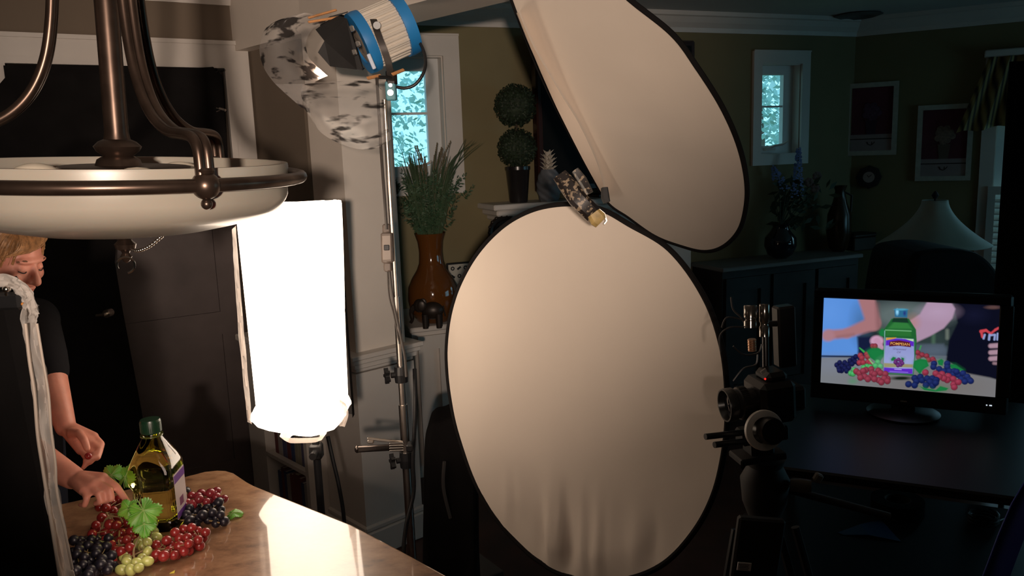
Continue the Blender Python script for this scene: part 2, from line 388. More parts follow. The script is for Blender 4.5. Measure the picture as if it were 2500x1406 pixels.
# ------------------------------------------------------------------ lantern: tall light wrapped in white diffusion cloth
LAMPM = bpy.data.materials.new('glowing_diffusion_cloth'); LAMPM.use_nodes = True; n = LAMPM.node_tree; n.nodes.clear()
o_ = n.nodes.new('ShaderNodeOutputMaterial'); e_ = n.nodes.new('ShaderNodeEmission'); e_.inputs[0].default_value = (1, .80, .62, 1)
t = n.nodes.new('ShaderNodeTexCoord'); z_ = n.nodes.new('ShaderNodeTexNoise'); z_.inputs['Scale'].default_value = 5
mr = n.nodes.new('ShaderNodeMapRange'); mr.inputs['To Min'].default_value = 5; mr.inputs['To Max'].default_value = 7
n.links.new(t.outputs['Object'], z_.inputs['Vector']); n.links.new(z_.outputs['Fac'], mr.inputs['Value']); n.links.new(mr.outputs[0], e_.inputs[1]); n.links.new(e_.outputs[0], o_.inputs[0])
VOIL = bpy.data.materials.new('sheer_white_cloth'); VOIL.use_nodes = True; n = VOIL.node_tree; n.nodes.clear()
o_ = n.nodes.new('ShaderNodeOutputMaterial'); d_ = n.nodes.new('ShaderNodeBsdfDiffuse'); tl = n.nodes.new('ShaderNodeBsdfTranslucent'); tr = n.nodes.new('ShaderNodeBsdfTransparent')
d_.inputs[0].default_value = (.72, .68, .64, 1); tl.inputs[0].default_value = (.72, .62, .56, 1)
m1 = n.nodes.new('ShaderNodeMixShader'); m1.inputs[0].default_value = .35; m2 = n.nodes.new('ShaderNodeMixShader')
t = n.nodes.new('ShaderNodeTexCoord'); z_ = n.nodes.new('ShaderNodeTexNoise'); z_.inputs['Scale'].default_value = 14; mr = n.nodes.new('ShaderNodeMapRange'); mr.inputs['To Min'].default_value = .35; mr.inputs['To Max'].default_value = .0
n.links.new(t.outputs['Object'], z_.inputs['Vector']); n.links.new(z_.outputs['Fac'], mr.inputs['Value']); n.links.new(mr.outputs[0], m2.inputs[0])
n.links.new(d_.outputs[0], m1.inputs[1]); n.links.new(tl.outputs[0], m1.inputs[2]); n.links.new(m1.outputs[0], m2.inputs[1]); n.links.new(tr.outputs[0], m2.inputs[2]); n.links.new(m2.outputs[0], o_.inputs[0])
lc = Vector((-.655, 2.43, 0))
lan = thing('diffusion_lantern', (lc.x, lc.y, 0), 'tall white glowing lantern wrapped in diffusion cloth beyond the counter', 'studio light')
def lring(z, hx, hy, jag=0, seed=0, off=0, n=72):
    R_ = []
    for k in range(n):
        a = 2*math.pi*k/n; c_, s_ = math.cos(a), math.sin(a); p = .32
        x = hx*math.copysign(abs(c_)**p, c_); y = hy*math.copysign(abs(s_)**p, s_)
        j = 1+jag*noise.noise((x*14+seed, y*14, z*2.4))
        R_.append(Vector((lc.x+off+x*j, lc.y+y*j, z)))
    R_.append(R_[0]); return R_
b = MB(); rows = []
for i in range(30):
    f_ = i/29; z = 1.055+f_*(1.715-1.055); rows.append(lring(z, .130+.018*f_, .085, .035, 0, -.020+.012*f_))
b.grid(rows); 
for k, q in enumerate(rows[-1]): q.z += .012*noise.noise((q.x*16, q.y*12, 4))+.006*noise.noise((q.x*50, q.y*30, 2))
b.v = []; b.f = []; b.grid(rows); b.add([q+Vector((0, 0, .004)) for q in rows[-1][:-1]], [tuple(range(72))]); b.build('glowing_cloth', LAMPM, lan, 1)
b = MB(); b.grid([[Vector((lc.x-.018+.135*math.copysign(min(1, abs(math.cos(t_))*1.25), math.cos(t_))*(1.06), lc.y+.045+.06*math.sin(t_), z)) for t_ in [math.pi*k/20 for k in range(21)]] for z in (1.02, 1.37, 1.72)]); b.build('added_light_block', BLACKC, lan, 1)  # black cloth added behind to hold the glow back from the column
b = MB(); rows = []
for z, e_, j in ((1.10, .004, .03), (1.085, .010, .07), (1.065, .016, .10), (1.04, .014, .12), (1.02, .002, .12), (1.004, -.02, .12), (.992, -.05, .15), (.985, -.08, .1)):
    rows.append(lring(z, .128+e_, .085+e_, j, 5, -.02))
for r_ in rows[3:]:
    for q in r_: q.z += .022*abs(q.x-lc.x)/.13*1.2 + .010*noise.noise((q.x*25, q.y*25, 1))
b.grid(rows); b.build('gathered_hem', LAMPM, lan, 1)
b = MB(); rows = []
for z, e_, j in ((.995, -.062, .2), (.980, -.075, .35), (.972, -.09, .3)): rows.append(lring(z, .135+e_, .09+e_*.6, j, 9, -.02))
b.grid(rows); b.build('loose_hem', VOIL, lan, 1)
# ruffles of cloth outside the right side
b = MB()
def cloth_strip(pL, pR, dep, n=34, m=7, amp=.006, seed=0):
    A_ = crom([D(x, y, dep) for x, y in pL], 8); B_ = crom([D(x, y, dep+.01) for x, y in pR], 8); rows = []
    def samp(P, f_):
        q = f_*(len(P)-1); i = min(int(q), len(P)-2); return P[i].lerp(P[i+1], q-i)
    for i in range(n+1):
        f_ = i/n; a, c = samp(A_, f_), samp(B_, f_); r_ = []
        for k in range(m+1):
            g = k/m; q = a.lerp(c, g); nz = noise.noise((f_*9+seed, g*2.5, seed))+.6*noise.noise((f_*22, g*5+seed, 3)); q += Vector((amp*.3*nz, -amp*2.2*nz, amp*.5*nz)); r_.append(q)
        rows.append(r_)
    return rows
b.grid(cloth_strip([(800, 500), (822, 520), (826, 600), (827, 720), (830, 860), (829, 980)], [(818, 503), (834, 525), (833, 600), (829, 720), (838, 880), (848, 995)], 2.44, m=4, amp=.004))
b.grid(cloth_strip([(829, 975), (830, 1010), (828, 1040)], [(843, 985), (851, 1010), (842, 1042)], 2.40, n=10, m=4, amp=.006, seed=3)); b.build('cloth_ruffle', VOIL, lan, 1)
b = MB(); b.grid(cloth_strip([(566, 560), (573, 680), (583, 820), (596, 950), (604, 1030)], [(576, 550), (585, 680), (597, 820), (608, 950), (615, 1035)], 2.36, m=3, amp=.004, seed=8)); b.build('cloth_ruffle', VOIL, lan, 1)
PX = Vector((lc.x+.012, lc.y, 0))
b = MB(); b.cyl(PX+Vector((0, 0, .30)), PX+Vector((0, 0, 1.05)), .012, 14); b.build('pole', BLACKP, lan, 1)
b = MB(); b.box(PX+Vector((0, 0, .93)), (.04, .04, .05), None, .006); b.cyl(PX+Vector((0, -.02, .93)), PX+Vector((0, -.05, .93)), .012, 10); b.build('collar', BLACKP, lan, 1)
for k in range(3):
    a = .6+k*2.094; b = MB(); b.tube([PX+Vector((0, 0, .62)), PX+Vector((math.cos(a)*.30, math.sin(a)*.30, .012))], .009, 8); b.tube([PX+Vector((0, 0, .32)), PX+Vector((math.cos(a)*.15, math.sin(a)*.15, .31))], .006, 6); b.build('leg', BLACKP, lan, 1)

# ------------------------------------------------------------------ pendant bowl lamp
ALAB = mat('white_alabaster_glass', (.30, .27, .225), .35, var=.05, scale=5, Subsurface_Weight=.15, Coat_Weight=.15)
pen = bpy.data.objects.new('pendant_lamp', None); col.objects.link(pen); pen['localspace'] = 1
tag(pen, 'large white glass bowl pendant lamp with dark bronze ring and curved arms', 'pendant lamp')
pen.location = D(290, 395, 1.37); tilt = Matrix.Rotation(math.radians(2.2), 4, 'Y') @ Matrix.Rotation(math.radians(2.3), 4, 'X')
pen.rotation_euler = (Matrix.Rotation(math.radians(21), 4, 'Z') @ tilt).to_euler()
R0 = .279
prof = [(R0-.012, -.004), (R0-.010, 0), (R0, 0), (R0+.001, -.006), (R0-.001, -.030), (R0-.001, -.055), (R0-.006, -.066), (.262, -.080), (.235, -.092), (.20, -.103), (.15, -.114), (.09, -.122), (.03, -.125), (.02, -.125),
        (.02, -.118), (.09, -.115), (.15, -.107), (.20, -.096), (.235, -.084), (.258, -.070), (.267, -.055), (.267, -.03)]
b = MB(); b.lathe(prof, n=96, closed=True); b.build('glass_bowl', ALAB, pen, 50)
RR = .302; zr = -.024
b = MB(); b.tube([(RR*math.cos(2*math.pi*k/96), RR*math.sin(2*math.pi*k/96), zr) for k in range(97)], .0105, 12, cap=False); b.build('ring', BRONZE, pen, 1)
APR = [(.302, 0), (.301, .030), (.296, .056), (.28, .070), (.25, .074), (.205, .078), (.16, .098), (.125, .132), (.10, .18), (.085, .24), (.076, .32), (.07, .45), (.062, .62), (.05, .80)]
for ang in (-63.5, 56.5, 176.5):
    a = math.radians(ang); cs, sn = math.cos(a), math.sin(a); tx = Vector((-sn, cs, 0))
    P3 = crom([(r_*cs, r_*sn, zr+z) for r_, z in APR], 6)
    b = MB()
    for sgn in (-1, 1): b.tube([q+tx*.0065*sgn for q in P3], .0085, 10)
    b.build('arm', BRONZE, pen, 1)
    c = Vector((RR*cs, RR*sn, zr)); b = MB(); b.ball(c, .021, 20); b.lathe([(.012, .026), (.014, .022), (.012, .018)], c, 20); b.ball(c+Vector((0, 0, -.027)), .0085, 12); b.cyl(c, c+Vector((0, 0, -.022)), .004, 8); b.build('ball_finial', BRONZE, pen, 1)
b = MB(); b.lathe([(.012, -.03), (.034, -.028), (.040, -.012), (.034, .004), (.024, .010), (.034, .018), (.038, .026), (.030, .034), (.021, .038), (.019, .05), (.0185, .7), (.019, .9)], (0, 0, 0), 32); b.build('stem', BRONZE, pen, 40)
b = MB(); b.lathe([(.0, -.024), (.10, -.024), (.105, -.02), (.105, -.014), (.098, -.012), (0, -.012)], (0.01, 0, .006), 48); b.build('mounting_plate', BRONZE, pen, 40)
b = MB(); b.lathe([(.065, .86), (.065, .895), (.05, .9), (0, .9)], (0, 0, 0), 32); b.lathe([(.0, .84), (.05, .84), (.065, .86)], (0, 0, 0), 32); b.build('canopy', BRONZE, pen, 40)
BULB = mat('frosted_bulb', (.7, .62, .5), .5)
for a in (-1.3, .8, 2.9):
    c = Vector((math.cos(a)*.135, math.sin(a)*.135, -.033)); b = MB(); b.ball(c, (.045, .045, .03), 18); b.cyl(c, c+Vector((-math.cos(a)*.05, -math.sin(a)*.05, 0)), .014, 10); b.build('bulb', BULB, pen, 1)
b = MB(); b.lathe([(.0, -.19), (.006, -.186), (.010, -.178), (.006, -.172), (.008, -.168), (.016, -.164), (.018, -.156), (.010, -.148), (.022, -.143), (.026, -.138), (.0, -.13)], (0, 0, .014), 24); b.build('bottom_finial', BRONZE, pen, 40)
b = MB(); ch = crom([(.01, -.01, -.151), (.022, -.018, -.152), (.04, -.024, -.144), (.06, -.03, -.127)], 5)
for i, q in enumerate(ch): b.ball(q, (.0042, .003, .003), 8)
b.tube([Vector((.014*math.cos(t_), -.022+.0, -.176+.014*math.sin(t_))) for t_ in [k*math.pi/12-1.4 for k in range(20)]], .0022, 6); b.build('pull_chain', CHROME, pen, 1)

# ------------------------------------------------------------------ reflectors
REFL = mat('white_reflector_fabric', (.70, .61, .52), .75, spec=.2, var=.02, scale=3)
def reflector(name, outline, c, n, label, wr, thick=.003, bulge=.0):
    c = Vector(c); n = Vector(n).normalized(); h = Vector((0, 0, 1)).cross(n).normalized(); v = n.cross(h)
    uv = []
    for x, y in outline:
        d = Vector(ray(x, y)); k = (c-Vector(CAM)).dot(n)/d.dot(n); q = Vector(CAM)+d*k-c; uv.append(Vector((q.dot(h), q.dot(v), 0)))
    uv = crom(uv, 8, True); N = len(uv); M = 44
    o = thing(name, c+v*min(q.y for q in uv), label, 'reflector')
    rows = []
    for i in range(M+1):
        f_ = i/M; r_ = []
        for q in uv+[uv[0]]:
            a, b_ = q.x*f_, q.y*f_
            r_.append(c+h*a+v*b_+n*(wr(a, b_, f_)))
        rows.append(r_)
    B = MB(); B.grid(rows); B.build('white_fabric', REFL, o, 60, weld=True)
    B = MB(); B.grid([[q-n*.008 for q in r_] for r_ in rows[::2]]); B.build('black_backing', BLACKC, o, 60, weld=True)
    ring = [c+(q-c)*1.006 - n*.002 for q in rows[-1]]
    B = MB(); B.tube(ring, .0075, 8, cap=False); B.build('black_rim', BLACKC, o, 1)
    return o, c, n, h, v
nl = (math.cos(.101)*math.sin(-.818), -math.cos(.101)*math.cos(-.818), math.sin(.101))
low = [(1098, 860), (1115, 740), (1160, 640), (1230, 560), (1310, 515), (1400, 501), (1475, 515), (1540, 550), (1640, 612), (1720, 720), (1762, 830), (1778, 950), (1776, 1060), (1750, 1190), (1700, 1290), (1625, 1370), (1540, 1406), (1460, 1412), (1380, 1397), (1295, 1345), (1205, 1245), (1150, 1130), (1112, 1000)]
def wr_low(a, b_, f_):
    t_ = max(0, (-b_-.20)/.33); t_ = t_*t_*(3-2*min(t_, 1)) if t_ < 1 else 1
    x = a*1.0+.12*(b_+.3)
    w_ = .034*t_*(abs(noise.noise((x*9, b_*.8, 2)))*2-.5)+.012*t_*noise.noise((x*34, b_*1.5, 7))
    return w_*min(1, (1-f_)*7+.12) + .012*(f_*f_) + .0012*noise.noise((a*10, b_*10, 0))
reflector('round_reflector', low, (.146, 2.208, 1.172), nl, 'large round white reflector with black rim standing on edge behind the camera lens', wr_low)
up = [(1535, 0), (1640, 85), (1700, 165), (1760, 260), (1800, 350), (1819, 430), (1820, 495), (1803, 560), (1765, 600), (1720, 612), (1665, 600), (1600, 575), (1535, 530), (1482, 490), (1430, 400), (1370, 285), (1320, 180), (1280, 80), (1250, 0), (1222, -80), (1215, -150), (1250, -190), (1330, -170), (1430, -95)]
nu = (math.cos(-.62)*math.sin(-1.02), -math.cos(-.62)*math.cos(-1.02), math.sin(-.62))
def wr_up(a, b_, f_): return .004*noise.noise((a*4, b_*4, 3))*(1-f_)+.003*noise.noise((a*3+b_*9, b_*2-a*2, 5))*(1-f_)
ro, rc_, rn, rh, rv = reflector('tilted_reflector', up, (.434, 2.50, 1.93), nu, 'oval looking white reflector tilted overhead above the round one', wr_up)
# folded lip of the upper reflector, turned to the lantern
LO = [(1262, 30), (1295, 115), (1345, 232), (1380, 305), (1430, 402), (1478, 488)]; LI = [(1266, 30), (1303, 115), (1368, 228), (1413, 302), (1458, 400), (1480, 480)]
def onp(x, y, off=0):
    d = Vector(ray(x, y)); q0 = rc_+rn*off; k = (q0-Vector(CAM)).dot(rn)/d.dot(rn); return Vector(CAM)+d*k
A_ = crom([onp(*q, .07) for q in LO], 6); B_ = crom([onp(*q, .006) for q in LI], 6)
B = MB(); B.grid([[a.lerp(c, g)+rn*.006*math.sin(g*3.14) for g in (0, .25, .5, .75, 1)] for a, c in zip(A_, B_)]); B.build('fabric_lip', REFL, ro, 60)

# ------------------------------------------------------------------ clamp joining the reflectors
CLM = bpy.data.materials.new('chipped_black_paint_over_metal'); CLM.use_nodes = True; n = CLM.node_tree; pb = n.nodes['Principled BSDF']
t = n.nodes.new('ShaderNodeTexCoord'); z_ = n.nodes.new('ShaderNodeTexNoise'); z_.inputs['Scale'].default_value = 95; z_.inputs['Detail'].default_value = 4
r = n.nodes.new('ShaderNodeValToRGB'); n.links.new(t.outputs['Object'], z_.inputs['Vector']); n.links.new(z_.outputs['Fac'], r.inputs[0]); n.links.new(r.outputs[0], pb.inputs['Base Color'])
r.color_ramp.elements[0].position = .54; r.color_ramp.elements[0].color = (.015, .011, .010, 1); r.color_ramp.elements[1].position = .58; r.color_ramp.elements[1].color = (.24, .18, .12, 1); pb.inputs['Roughness'].default_value = .35
PAD = mat('worn_yellow_pad', (.36, .25, .09), .5, var=.3, scale=60)
cl = thing('spring_clamp', D(1440, 520, 1.95), 'big paint-chipped black spring clamp pinching both reflector rims', 'clamp')
def arm(px, dep, name, m, w0=.021, th=.012):
    P = [D(x, y, d_) for (x, y), d_ in zip(px, dep)]; V = Vector(RT)*.85+Vector(UP)*.55
    b = MB(); rows = []
    for i, q in enumerate(P):
        t_ = (P[min(i+1, len(P)-1)]-P[max(i-1, 0)]).normalized(); s_ = t_.cross(Vector(FW)).normalized()*w0*(.8 if i in (0, len(P)-1) else 1); f_ = Vector(FW)*th
        rows.append([q-s_-f_*.4, q-s_*.6-f_, q+s_*.6-f_, q+s_-f_*.4, q+s_+f_, q-s_+f_, q-s_-f_*.4])
    b.grid(rows); b.add(rows[0][:-1], [tuple(range(6))]); b.add(rows[-1][:-1], [tuple(range(6))[::-1]])
    return b.build(name, m, cl, 30)
arm([(1366, 426), (1385, 450), (1410, 485), (1430, 505), (1450, 525), (1462, 538)], [1.90, 1.89, 1.88, 1.88, 1.89, 1.90], 'front_arm', CLM)
arm([(1404, 415), (1422, 440), (1440, 472)], [1.97, 1.97, 1.96], 'rear_arm', CLM, .011)
arm([(1449, 520), (1460, 535), (1467, 543)], [1.872, 1.872, 1.877], 'jaw_pad', PAD, .020, .008)
arm([(1462, 512), (1474, 522), (1480, 540), (1474, 548)], [1.89]*4, 'steel_edge', STEEL, .003, .010)
arm([(1476, 458), (1478, 482), (1482, 494)], [2.02]*3, 'rear_jaw', BLACKM, .010)

# ------------------------------------------------------------------ fresnel light on its stand
BLUE = mat('bright_blue_plastic', (.02, .20, .50), .4, var=.08); SILV = mat('silver_housing', (.72, .66, .58), .45, .3, var=.06, scale=12); TEAL = mat('teal_connector', (.10, .30, .36), .45, var=.1)
GREY = mat('dark_grey_metal', (.06, .052, .048), .4, .5, var=.1); WOOD = mat('clothes_peg_wood', (.55, .26, .10), .6, var=.2, scale=40)
sp = Vector((-.392, 2.66, 0))
st = thing('light_stand', sp, 'silver light stand pole with star knobs, rising beside the column', 'light stand')
b = MB(); b.cyl(sp+Vector((0, 0, 1.35)), sp+Vector((0, 0, 2.03)), .0085, 16); b.build('upper_tube', STEEL, st, 1)
b = MB(); b.cyl(sp+Vector((0, 0, .95)), sp+Vector((0, 0, 1.38)), .0115, 16); b.build('middle_tube', STEEL, st, 1)
b = MB(); b.cyl(sp+Vector((0, 0, .12)), sp+Vector((0, 0, 1.0)), .0155, 16); b.build('lower_tube', STEEL, st, 1)
def star(px, py):
    c = D(px, py, 2.60); k0 = Vector((sp.x, sp.y, c.z)); b = MB(); b.lathe([(.0, -.028), (.022, -.028), (.024, 0), (.022, .028), (0, .028)], k0, 16)
    d_ = Vector((-.9, -.35, 0)).normalized(); b.cyl(k0, k0+d_*.035, .010, 10); n_ = 5; ctr = k0+d_*.042; u, v = perp(d_); P_ = []
    for k in range(20):
        a = 2*math.pi*k/20; r_ = .019+.009*(1 if k % 4 < 2 else -.6); P_.append(ctr+(u*math.cos(a)+v*math.sin(a))*r_)
    b.prism(P_, d_*.014); b.build('star_knob', BLACKP, st)
star(985, 943); star(990, 1178)
for k in range(3):
    a = .2+k*2.094; b = MB(); b.tube([sp+Vector((0, 0, .42)), sp+Vector((math.cos(a)*.42, math.sin(a)*.42, .012))], .010, 8); b.build('leg', STEEL, st, 1)
fl = thing('fresnel_light', D(948, 170, 2.68), 'blue and silver film light with barn doors on top of the stand', 'studio light')
cf, cr_ = D(888, 103, 2.70), D(982, 62, 2.735); ax = (cr_-cf).normalized()
fu = ax.cross(Vector((0, 0, 1))).normalized(); fv = fu.cross(ax)
def around(ctr, r_, a, k=0): return ctr+ax*k+(fu*math.cos(a)+fv*math.sin(a))*r_
Lb = (cr_-cf).length
def ringb(k0, k1, r0, r1, m, name, n=40, hub=False):
    b = MB(); b.lathe([(r0, k0), (r1, k0), (r1+.002, (k0+k1)/2), (r1, k1), (r0, k1)], cf, n, ax, closed=True); return b.build(name, m, fl, 40)
ringb(-.018, .018, .070, .104, BLUE, 'front_ring'); ringb(Lb-.018, Lb+.02, .0, .104, BLUE, 'rear_ring')
# finned body: eight segments around the axis
for k in range(8):
    a = 2*math.pi*(k+.5)/8; ctr = around(cf, .084, a, Lb/2); ez = (ctr-(cf+ax*Lb/2)).normalized(); ey = ax.cross(ez)
    R_ = Matrix((ax, ey, ez)).transposed(); b = MB(); b.box(ctr, (Lb-.03, .068, .012), R_, .003)
    for j in (-1, 0, 1): b.box(ctr+ez*.009+ey*j*.019, (Lb-.035, .009, .010), R_, .002)
    b.build('housing_fin', SILV, fl)
b = MB(); b.lathe([(.0, 0), (.082, 0), (.082, Lb), (0, Lb)], cf, 32, ax); b.build('inner_housing', BLACKM, fl, 40)
LENS = mat('fresnel_lens', (.8, .7, .6), .15, Transmission_Weight=.6)
b = MB(); b.lathe([(0, -.014), (.03, -.02), (.06, -.014), (.074, -.01), (.074, 0), (0, 0)], cf, 32, ax); b.build('lens', LENS, fl, 40)
# yoke
yk = [D(912, 48, 2.57), D(922, 80, 2.55), D(937, 120, 2.55), D(950, 160, 2.58), D(955, 200, 2.64)]
b = MB(); side = Vector(RT)*.011
b.grid([[q-side, q-side-Vector(FW)*.006, q+side-Vector(FW)*.006, q+side, q+side+Vector(FW)*.004, q-side+Vector(FW)*.004, q-side] for q in crom(yk, 4)]); b.build('yoke', GREY, fl, 1)
b = MB(); b.cyl(D(920, 62, 2.535), D(922, 62, 2.60), .012, 12); b.build('tilt_knob', BLACKP, fl, 1)
b = MB(); b.box(D(956, 190, 2.65), (.034, .04, .05), None, .006); b.cyl(D(956, 190, 2.62), D(925, 188, 2.60), .006, 8); b.build('swivel_head', BLACKP, fl, 1)
b = MB(); b.box(D(955, 222, 2.655), (.034, .034, .062), None, .004); b.build('spigot_clamp', TEAL, fl)
b = MB(); b.cyl(D(953, 226, 2.60), D(953, 226, 2.66), .010, 12); b.cyl(D(953, 208, 2.61), D(953, 208, 2.66), .006, 12); b.build('clamp_screw', STEEL, fl, 1)
for q0, q1 in (((902, 190), (925, 185)), ((962, 180), (982, 172))):
    b = MB(); p0, p1 = D(*q0, 2.60), D(*q1, 2.63); v_ = (p1-p0).normalized(); R_ = Matrix((v_, Vector(FW), v_.cross(Vector(FW)))).transposed(); b.box((p0+p1)/2+Vector((0, 0, 0)), ((p1-p0).length*1.5, .012, .014), R_, .002); b.build('wooden_peg', WOOD, fl)
b = MB(); b.box(D(907, 150, 2.555), (.012, .01, .05), Matrix.Rotation(-.35, 3, 'Y'), .002); b.build('paper_tag', mat('pale_blue_paper', (.55, .62, .75), .6), fl)
# barn doors
def flap(pts, name='barn_door', m=BLACKM):
    P_ = [D(x, y, d_) for x, y, d_ in pts]; b = MB(); nrm = (P_[1]-P_[0]).cross(P_[2]-P_[0]).normalized(); b.prism(P_, nrm*.003); return b.build(name, m, fl)
flap([(826, 38, 2.60), (845, 45, 2.58), (885, 168, 2.58), (872, 170, 2.58), (806, 162, 2.52), (776, 128, 2.50), (792, 100, 2.50), (770, 72, 2.52), (790, 58, 2.54)])
flap([(830, 34, 2.72), (850, 40, 2.74), (888, 170, 2.72), (812, 158, 2.68), (782, 60, 2.68)])
flap([(800, 46, 2.60), (845, 32, 2.60), (850, 30, 2.72), (806, 42, 2.74)]); flap([(815, 160, 2.58), (885, 172, 2.58), (890, 168, 2.72), (820, 155, 2.70)])
for q0, q1 in (((752, 44), (822, 24)), ((752, 54), (828, 42))):
    b = MB(); p0, p1 = D(*q0, 2.56), D(*q1, 2.60); v_ = (p1-p0).normalized(); R_ = Matrix((v_, Vector(FW), v_.cross(Vector(FW)))).transposed(); b.box((p0+p1)/2, ((p1-p0).length, .010, .007), R_, .002); b.build('wooden_peg', WOOD, fl)
for (x, y) in ((859, 70), (874, 108), (865, 128)):
    b = MB(); b.box(D(x, y, 2.545), (.016, .012, .018), Matrix.Rotation(-.3, 3, 'Y'), .003); b.build('hinge_bracket', CHROME, fl)
b = MB(); b.tube(crom([D(1003, 85, 2.72), D(1025, 105, 2.70), D(1038, 140, 2.68), D(1035, 175, 2.66), D(1015, 205, 2.66), D(990, 215, 2.66), D(968, 212, 2.66)], 6), .0055, 10); b.build('power_cord', BLACKP, fl, 1)
b = MB(); b.box(D(1006, 110, 2.75), (.02, .05, .045), Matrix.Rotation(-.35, 3, 'Y'), .006); b.build('switch_box', BLACKP, fl)
# clear smudged diffusion sheet
GEL = bpy.data.materials.new('smoke_blackened_clear_sheet'); GEL.use_nodes = True; n = GEL.node_tree; n.nodes.clear()
o_ = n.nodes.new('ShaderNodeOutputMaterial'); tr = n.nodes.new('ShaderNodeBsdfTransparent'); gl = n.nodes.new('ShaderNodeBsdfGlossy'); df = n.nodes.new('ShaderNodeBsdfDiffuse'); bk = n.nodes.new('ShaderNodeBsdfDiffuse')
gl.inputs['Roughness'].default_value = .22; df.inputs[0].default_value = (.6, .57, .55, 1); bk.inputs[0].default_value = (.012, .010, .010, 1)
fr_ = n.nodes.new('ShaderNodeMixShader'); fr_.inputs[0].default_value = .18; ma = n.nodes.new('ShaderNodeMixShader'); ma.inputs[0].default_value = .22; mb_ = n.nodes.new('ShaderNodeMixShader')
t = n.nodes.new('ShaderNodeTexCoord'); mp = n.nodes.new('ShaderNodeMapping'); mp.inputs['Scale'].default_value = (9, 20, 26); z_ = n.nodes.new('ShaderNodeTexNoise'); z_.inputs['Scale'].default_value = 1.0; z_.inputs['Detail'].default_value = 3
r = n.nodes.new('ShaderNodeValToRGB'); r.color_ramp.elements[0].position = .53; r.color_ramp.elements[1].position = .61; r.color_ramp.elements[1].color = (.92, .92, .92, 1)
n.links.new(t.outputs['Object'], mp.inputs[0]); n.links.new(mp.outputs[0], z_.inputs['Vector']); n.links.new(z_.outputs['Fac'], r.inputs[0]); n.links.new(r.outputs[0], mb_.inputs[0])
n.links.new(df.outputs[0], fr_.inputs[1]); n.links.new(gl.outputs[0], fr_.inputs[2]); n.links.new(tr.outputs[0], ma.inputs[1]); n.links.new(fr_.outputs[0], ma.inputs[2])
n.links.new(ma.outputs[0], mb_.inputs[1]); n.links.new(bk.outputs[0], mb_.inputs[2]); n.links.new(mb_.outputs[0], o_.inputs[0])
gel = thing('diffusion_sheet', D(760, 200, 2.5), 'curled clear plastic sheet with black smudges hanging from the film light', 'plastic sheet')
def sheet(inner, outer, di, do, bul, name, n=30, m=14):
    A_ = crom([D(x, y, di) for x, y in inner], 8); B_ = crom([D(x, y, do) for x, y in outer], 8); b = MB(); rows = []
    def samp(P, f_): q = f_*(len(P)-1); i = min(int(q), len(P)-2); return P[i].lerp(P[i+1], q-i)
    for i in range(n+1):
        a, c = samp(A_, i/n), samp(B_, i/n)
        rows.append([a.lerp(c, k/m)+Vector(FW)*(-bul*math.sin(math.pi*k/m)) for k in range(m+1)])
    b.grid(rows); return b.build(name, GEL, gel, 1)
sheet([(800, 52), (765, 70), (748, 100), (752, 135), (772, 160), (800, 185)], [(720, 42), (655, 62), (634, 112), (642, 160), (672, 205), (735, 262)], 2.62, 2.58, .06, 'rolled_side')
sheet([(745, 205), (790, 200), (850, 197), (905, 200), (940, 225)], [(752, 275), (785, 325), (850, 358), (910, 364), (955, 340)], 2.50, 2.52, .07, 'hanging_panel')
sheet([(672, 205), (700, 205), (745, 205)], [(735, 262), (745, 268), (760, 290)], 2.57, 2.54, .0, 'side_strip', 10, 6)
# cable with in-line dimmer
cb = thing('dimmer_cable', D(945, 600, 2.62), 'dark power cable with an inline dimmer switch hanging along the silver stand', 'cable')
pth = [(920, 190), (923, 240), (928, 330), (934, 420), (940, 500), (944, 560)]
b = MB(); b.tube(crom([D(x, y, 2.56) for x, y in pth], 6), .0048, 8); b.tube(crom([D(x, y, 2.58) for x, y in [(950, 648), (955, 700), (965, 760), (978, 820), (988, 870), (992, 920)]], 6), .0045, 8)
b.tube(crom([D(x, y, 2.60) for x, y in [(946, 650), (950, 720), (962, 770), (975, 840)]], 6), .003, 6); b.build('cord', mat('brown_black_rubber', (.035, .028, .024), .5), cb, 1)
b = MB(); c0, c1 = D(944, 558, 2.57), D(947, 652, 2.57); v_ = (c1-c0).normalized(); R_ = Matrix((v_.cross(Vector(FW)), Vector(FW), v_)).transposed()
b.box((c0+c1)/2, (.038, .024, .10), R_, .006); b.box(c0, (.026, .02, .03), R_, .005); b.box(c1, (.026, .02, .03), R_, .005); b.build('dimmer_body', mat('smoky_clear_plastic', (.10, .08, .068), .3), cb, 40)
b = MB(); b.box((c0+c1)/2-Vector(FW)*.013, (.018, .006, .018), R_, .002); b.build('slider', BLACKP, cb); b = MB(); b.box((c0+c1)/2-Vector(FW)*.0115, (.028, .004, .08), R_, .002); b.build('face_plate', mat('beige_plastic', (.17, .14, .12), .45), cb)
# chrome spring clamp on the stand
k0 = D(990, 1088, 2.60); ch = thing('steel_clamp', k0, 'chrome spring clamp gripping the stand pole above the counter edge', 'clamp')
b = MB(); p0, p1 = D(872, 1096, 2.58), D(985, 1090, 2.62); v_ = (p1-p0).normalized(); R_ = Matrix((v_, Vector(FW), v_.cross(Vector(FW)))).transposed(); b.box((p0+p1)/2, ((p1-p0).length, .018, .022), R_, .004)
b.ball(p0, (.009, .011, .013), 12)
b.build('lower_arm', mat('blackened_steel', (.12, .10, .09), .25, .9), ch, 40)
b = MB(); p0, p1 = D(897, 1070, 2.60), D(985, 1080, 2.63); v_ = (p1-p0).normalized(); R_ = Matrix((v_, Vector(FW), v_.cross(Vector(FW)))).transposed(); b.box((p0+p1)/2, ((p1-p0).length, .016, .008), R_, .002)
b.box(D(905, 1078, 2.60), (.02, .016, .012), R_, .003); b.build('upper_arm', STEEL, ch)
for j in range(4): b = MB(); q = D(968, 1082+j*6, 2.565); b.box(q, (.045, .006, .004), None, .001); b.build('coil_spring', CHROME, ch)
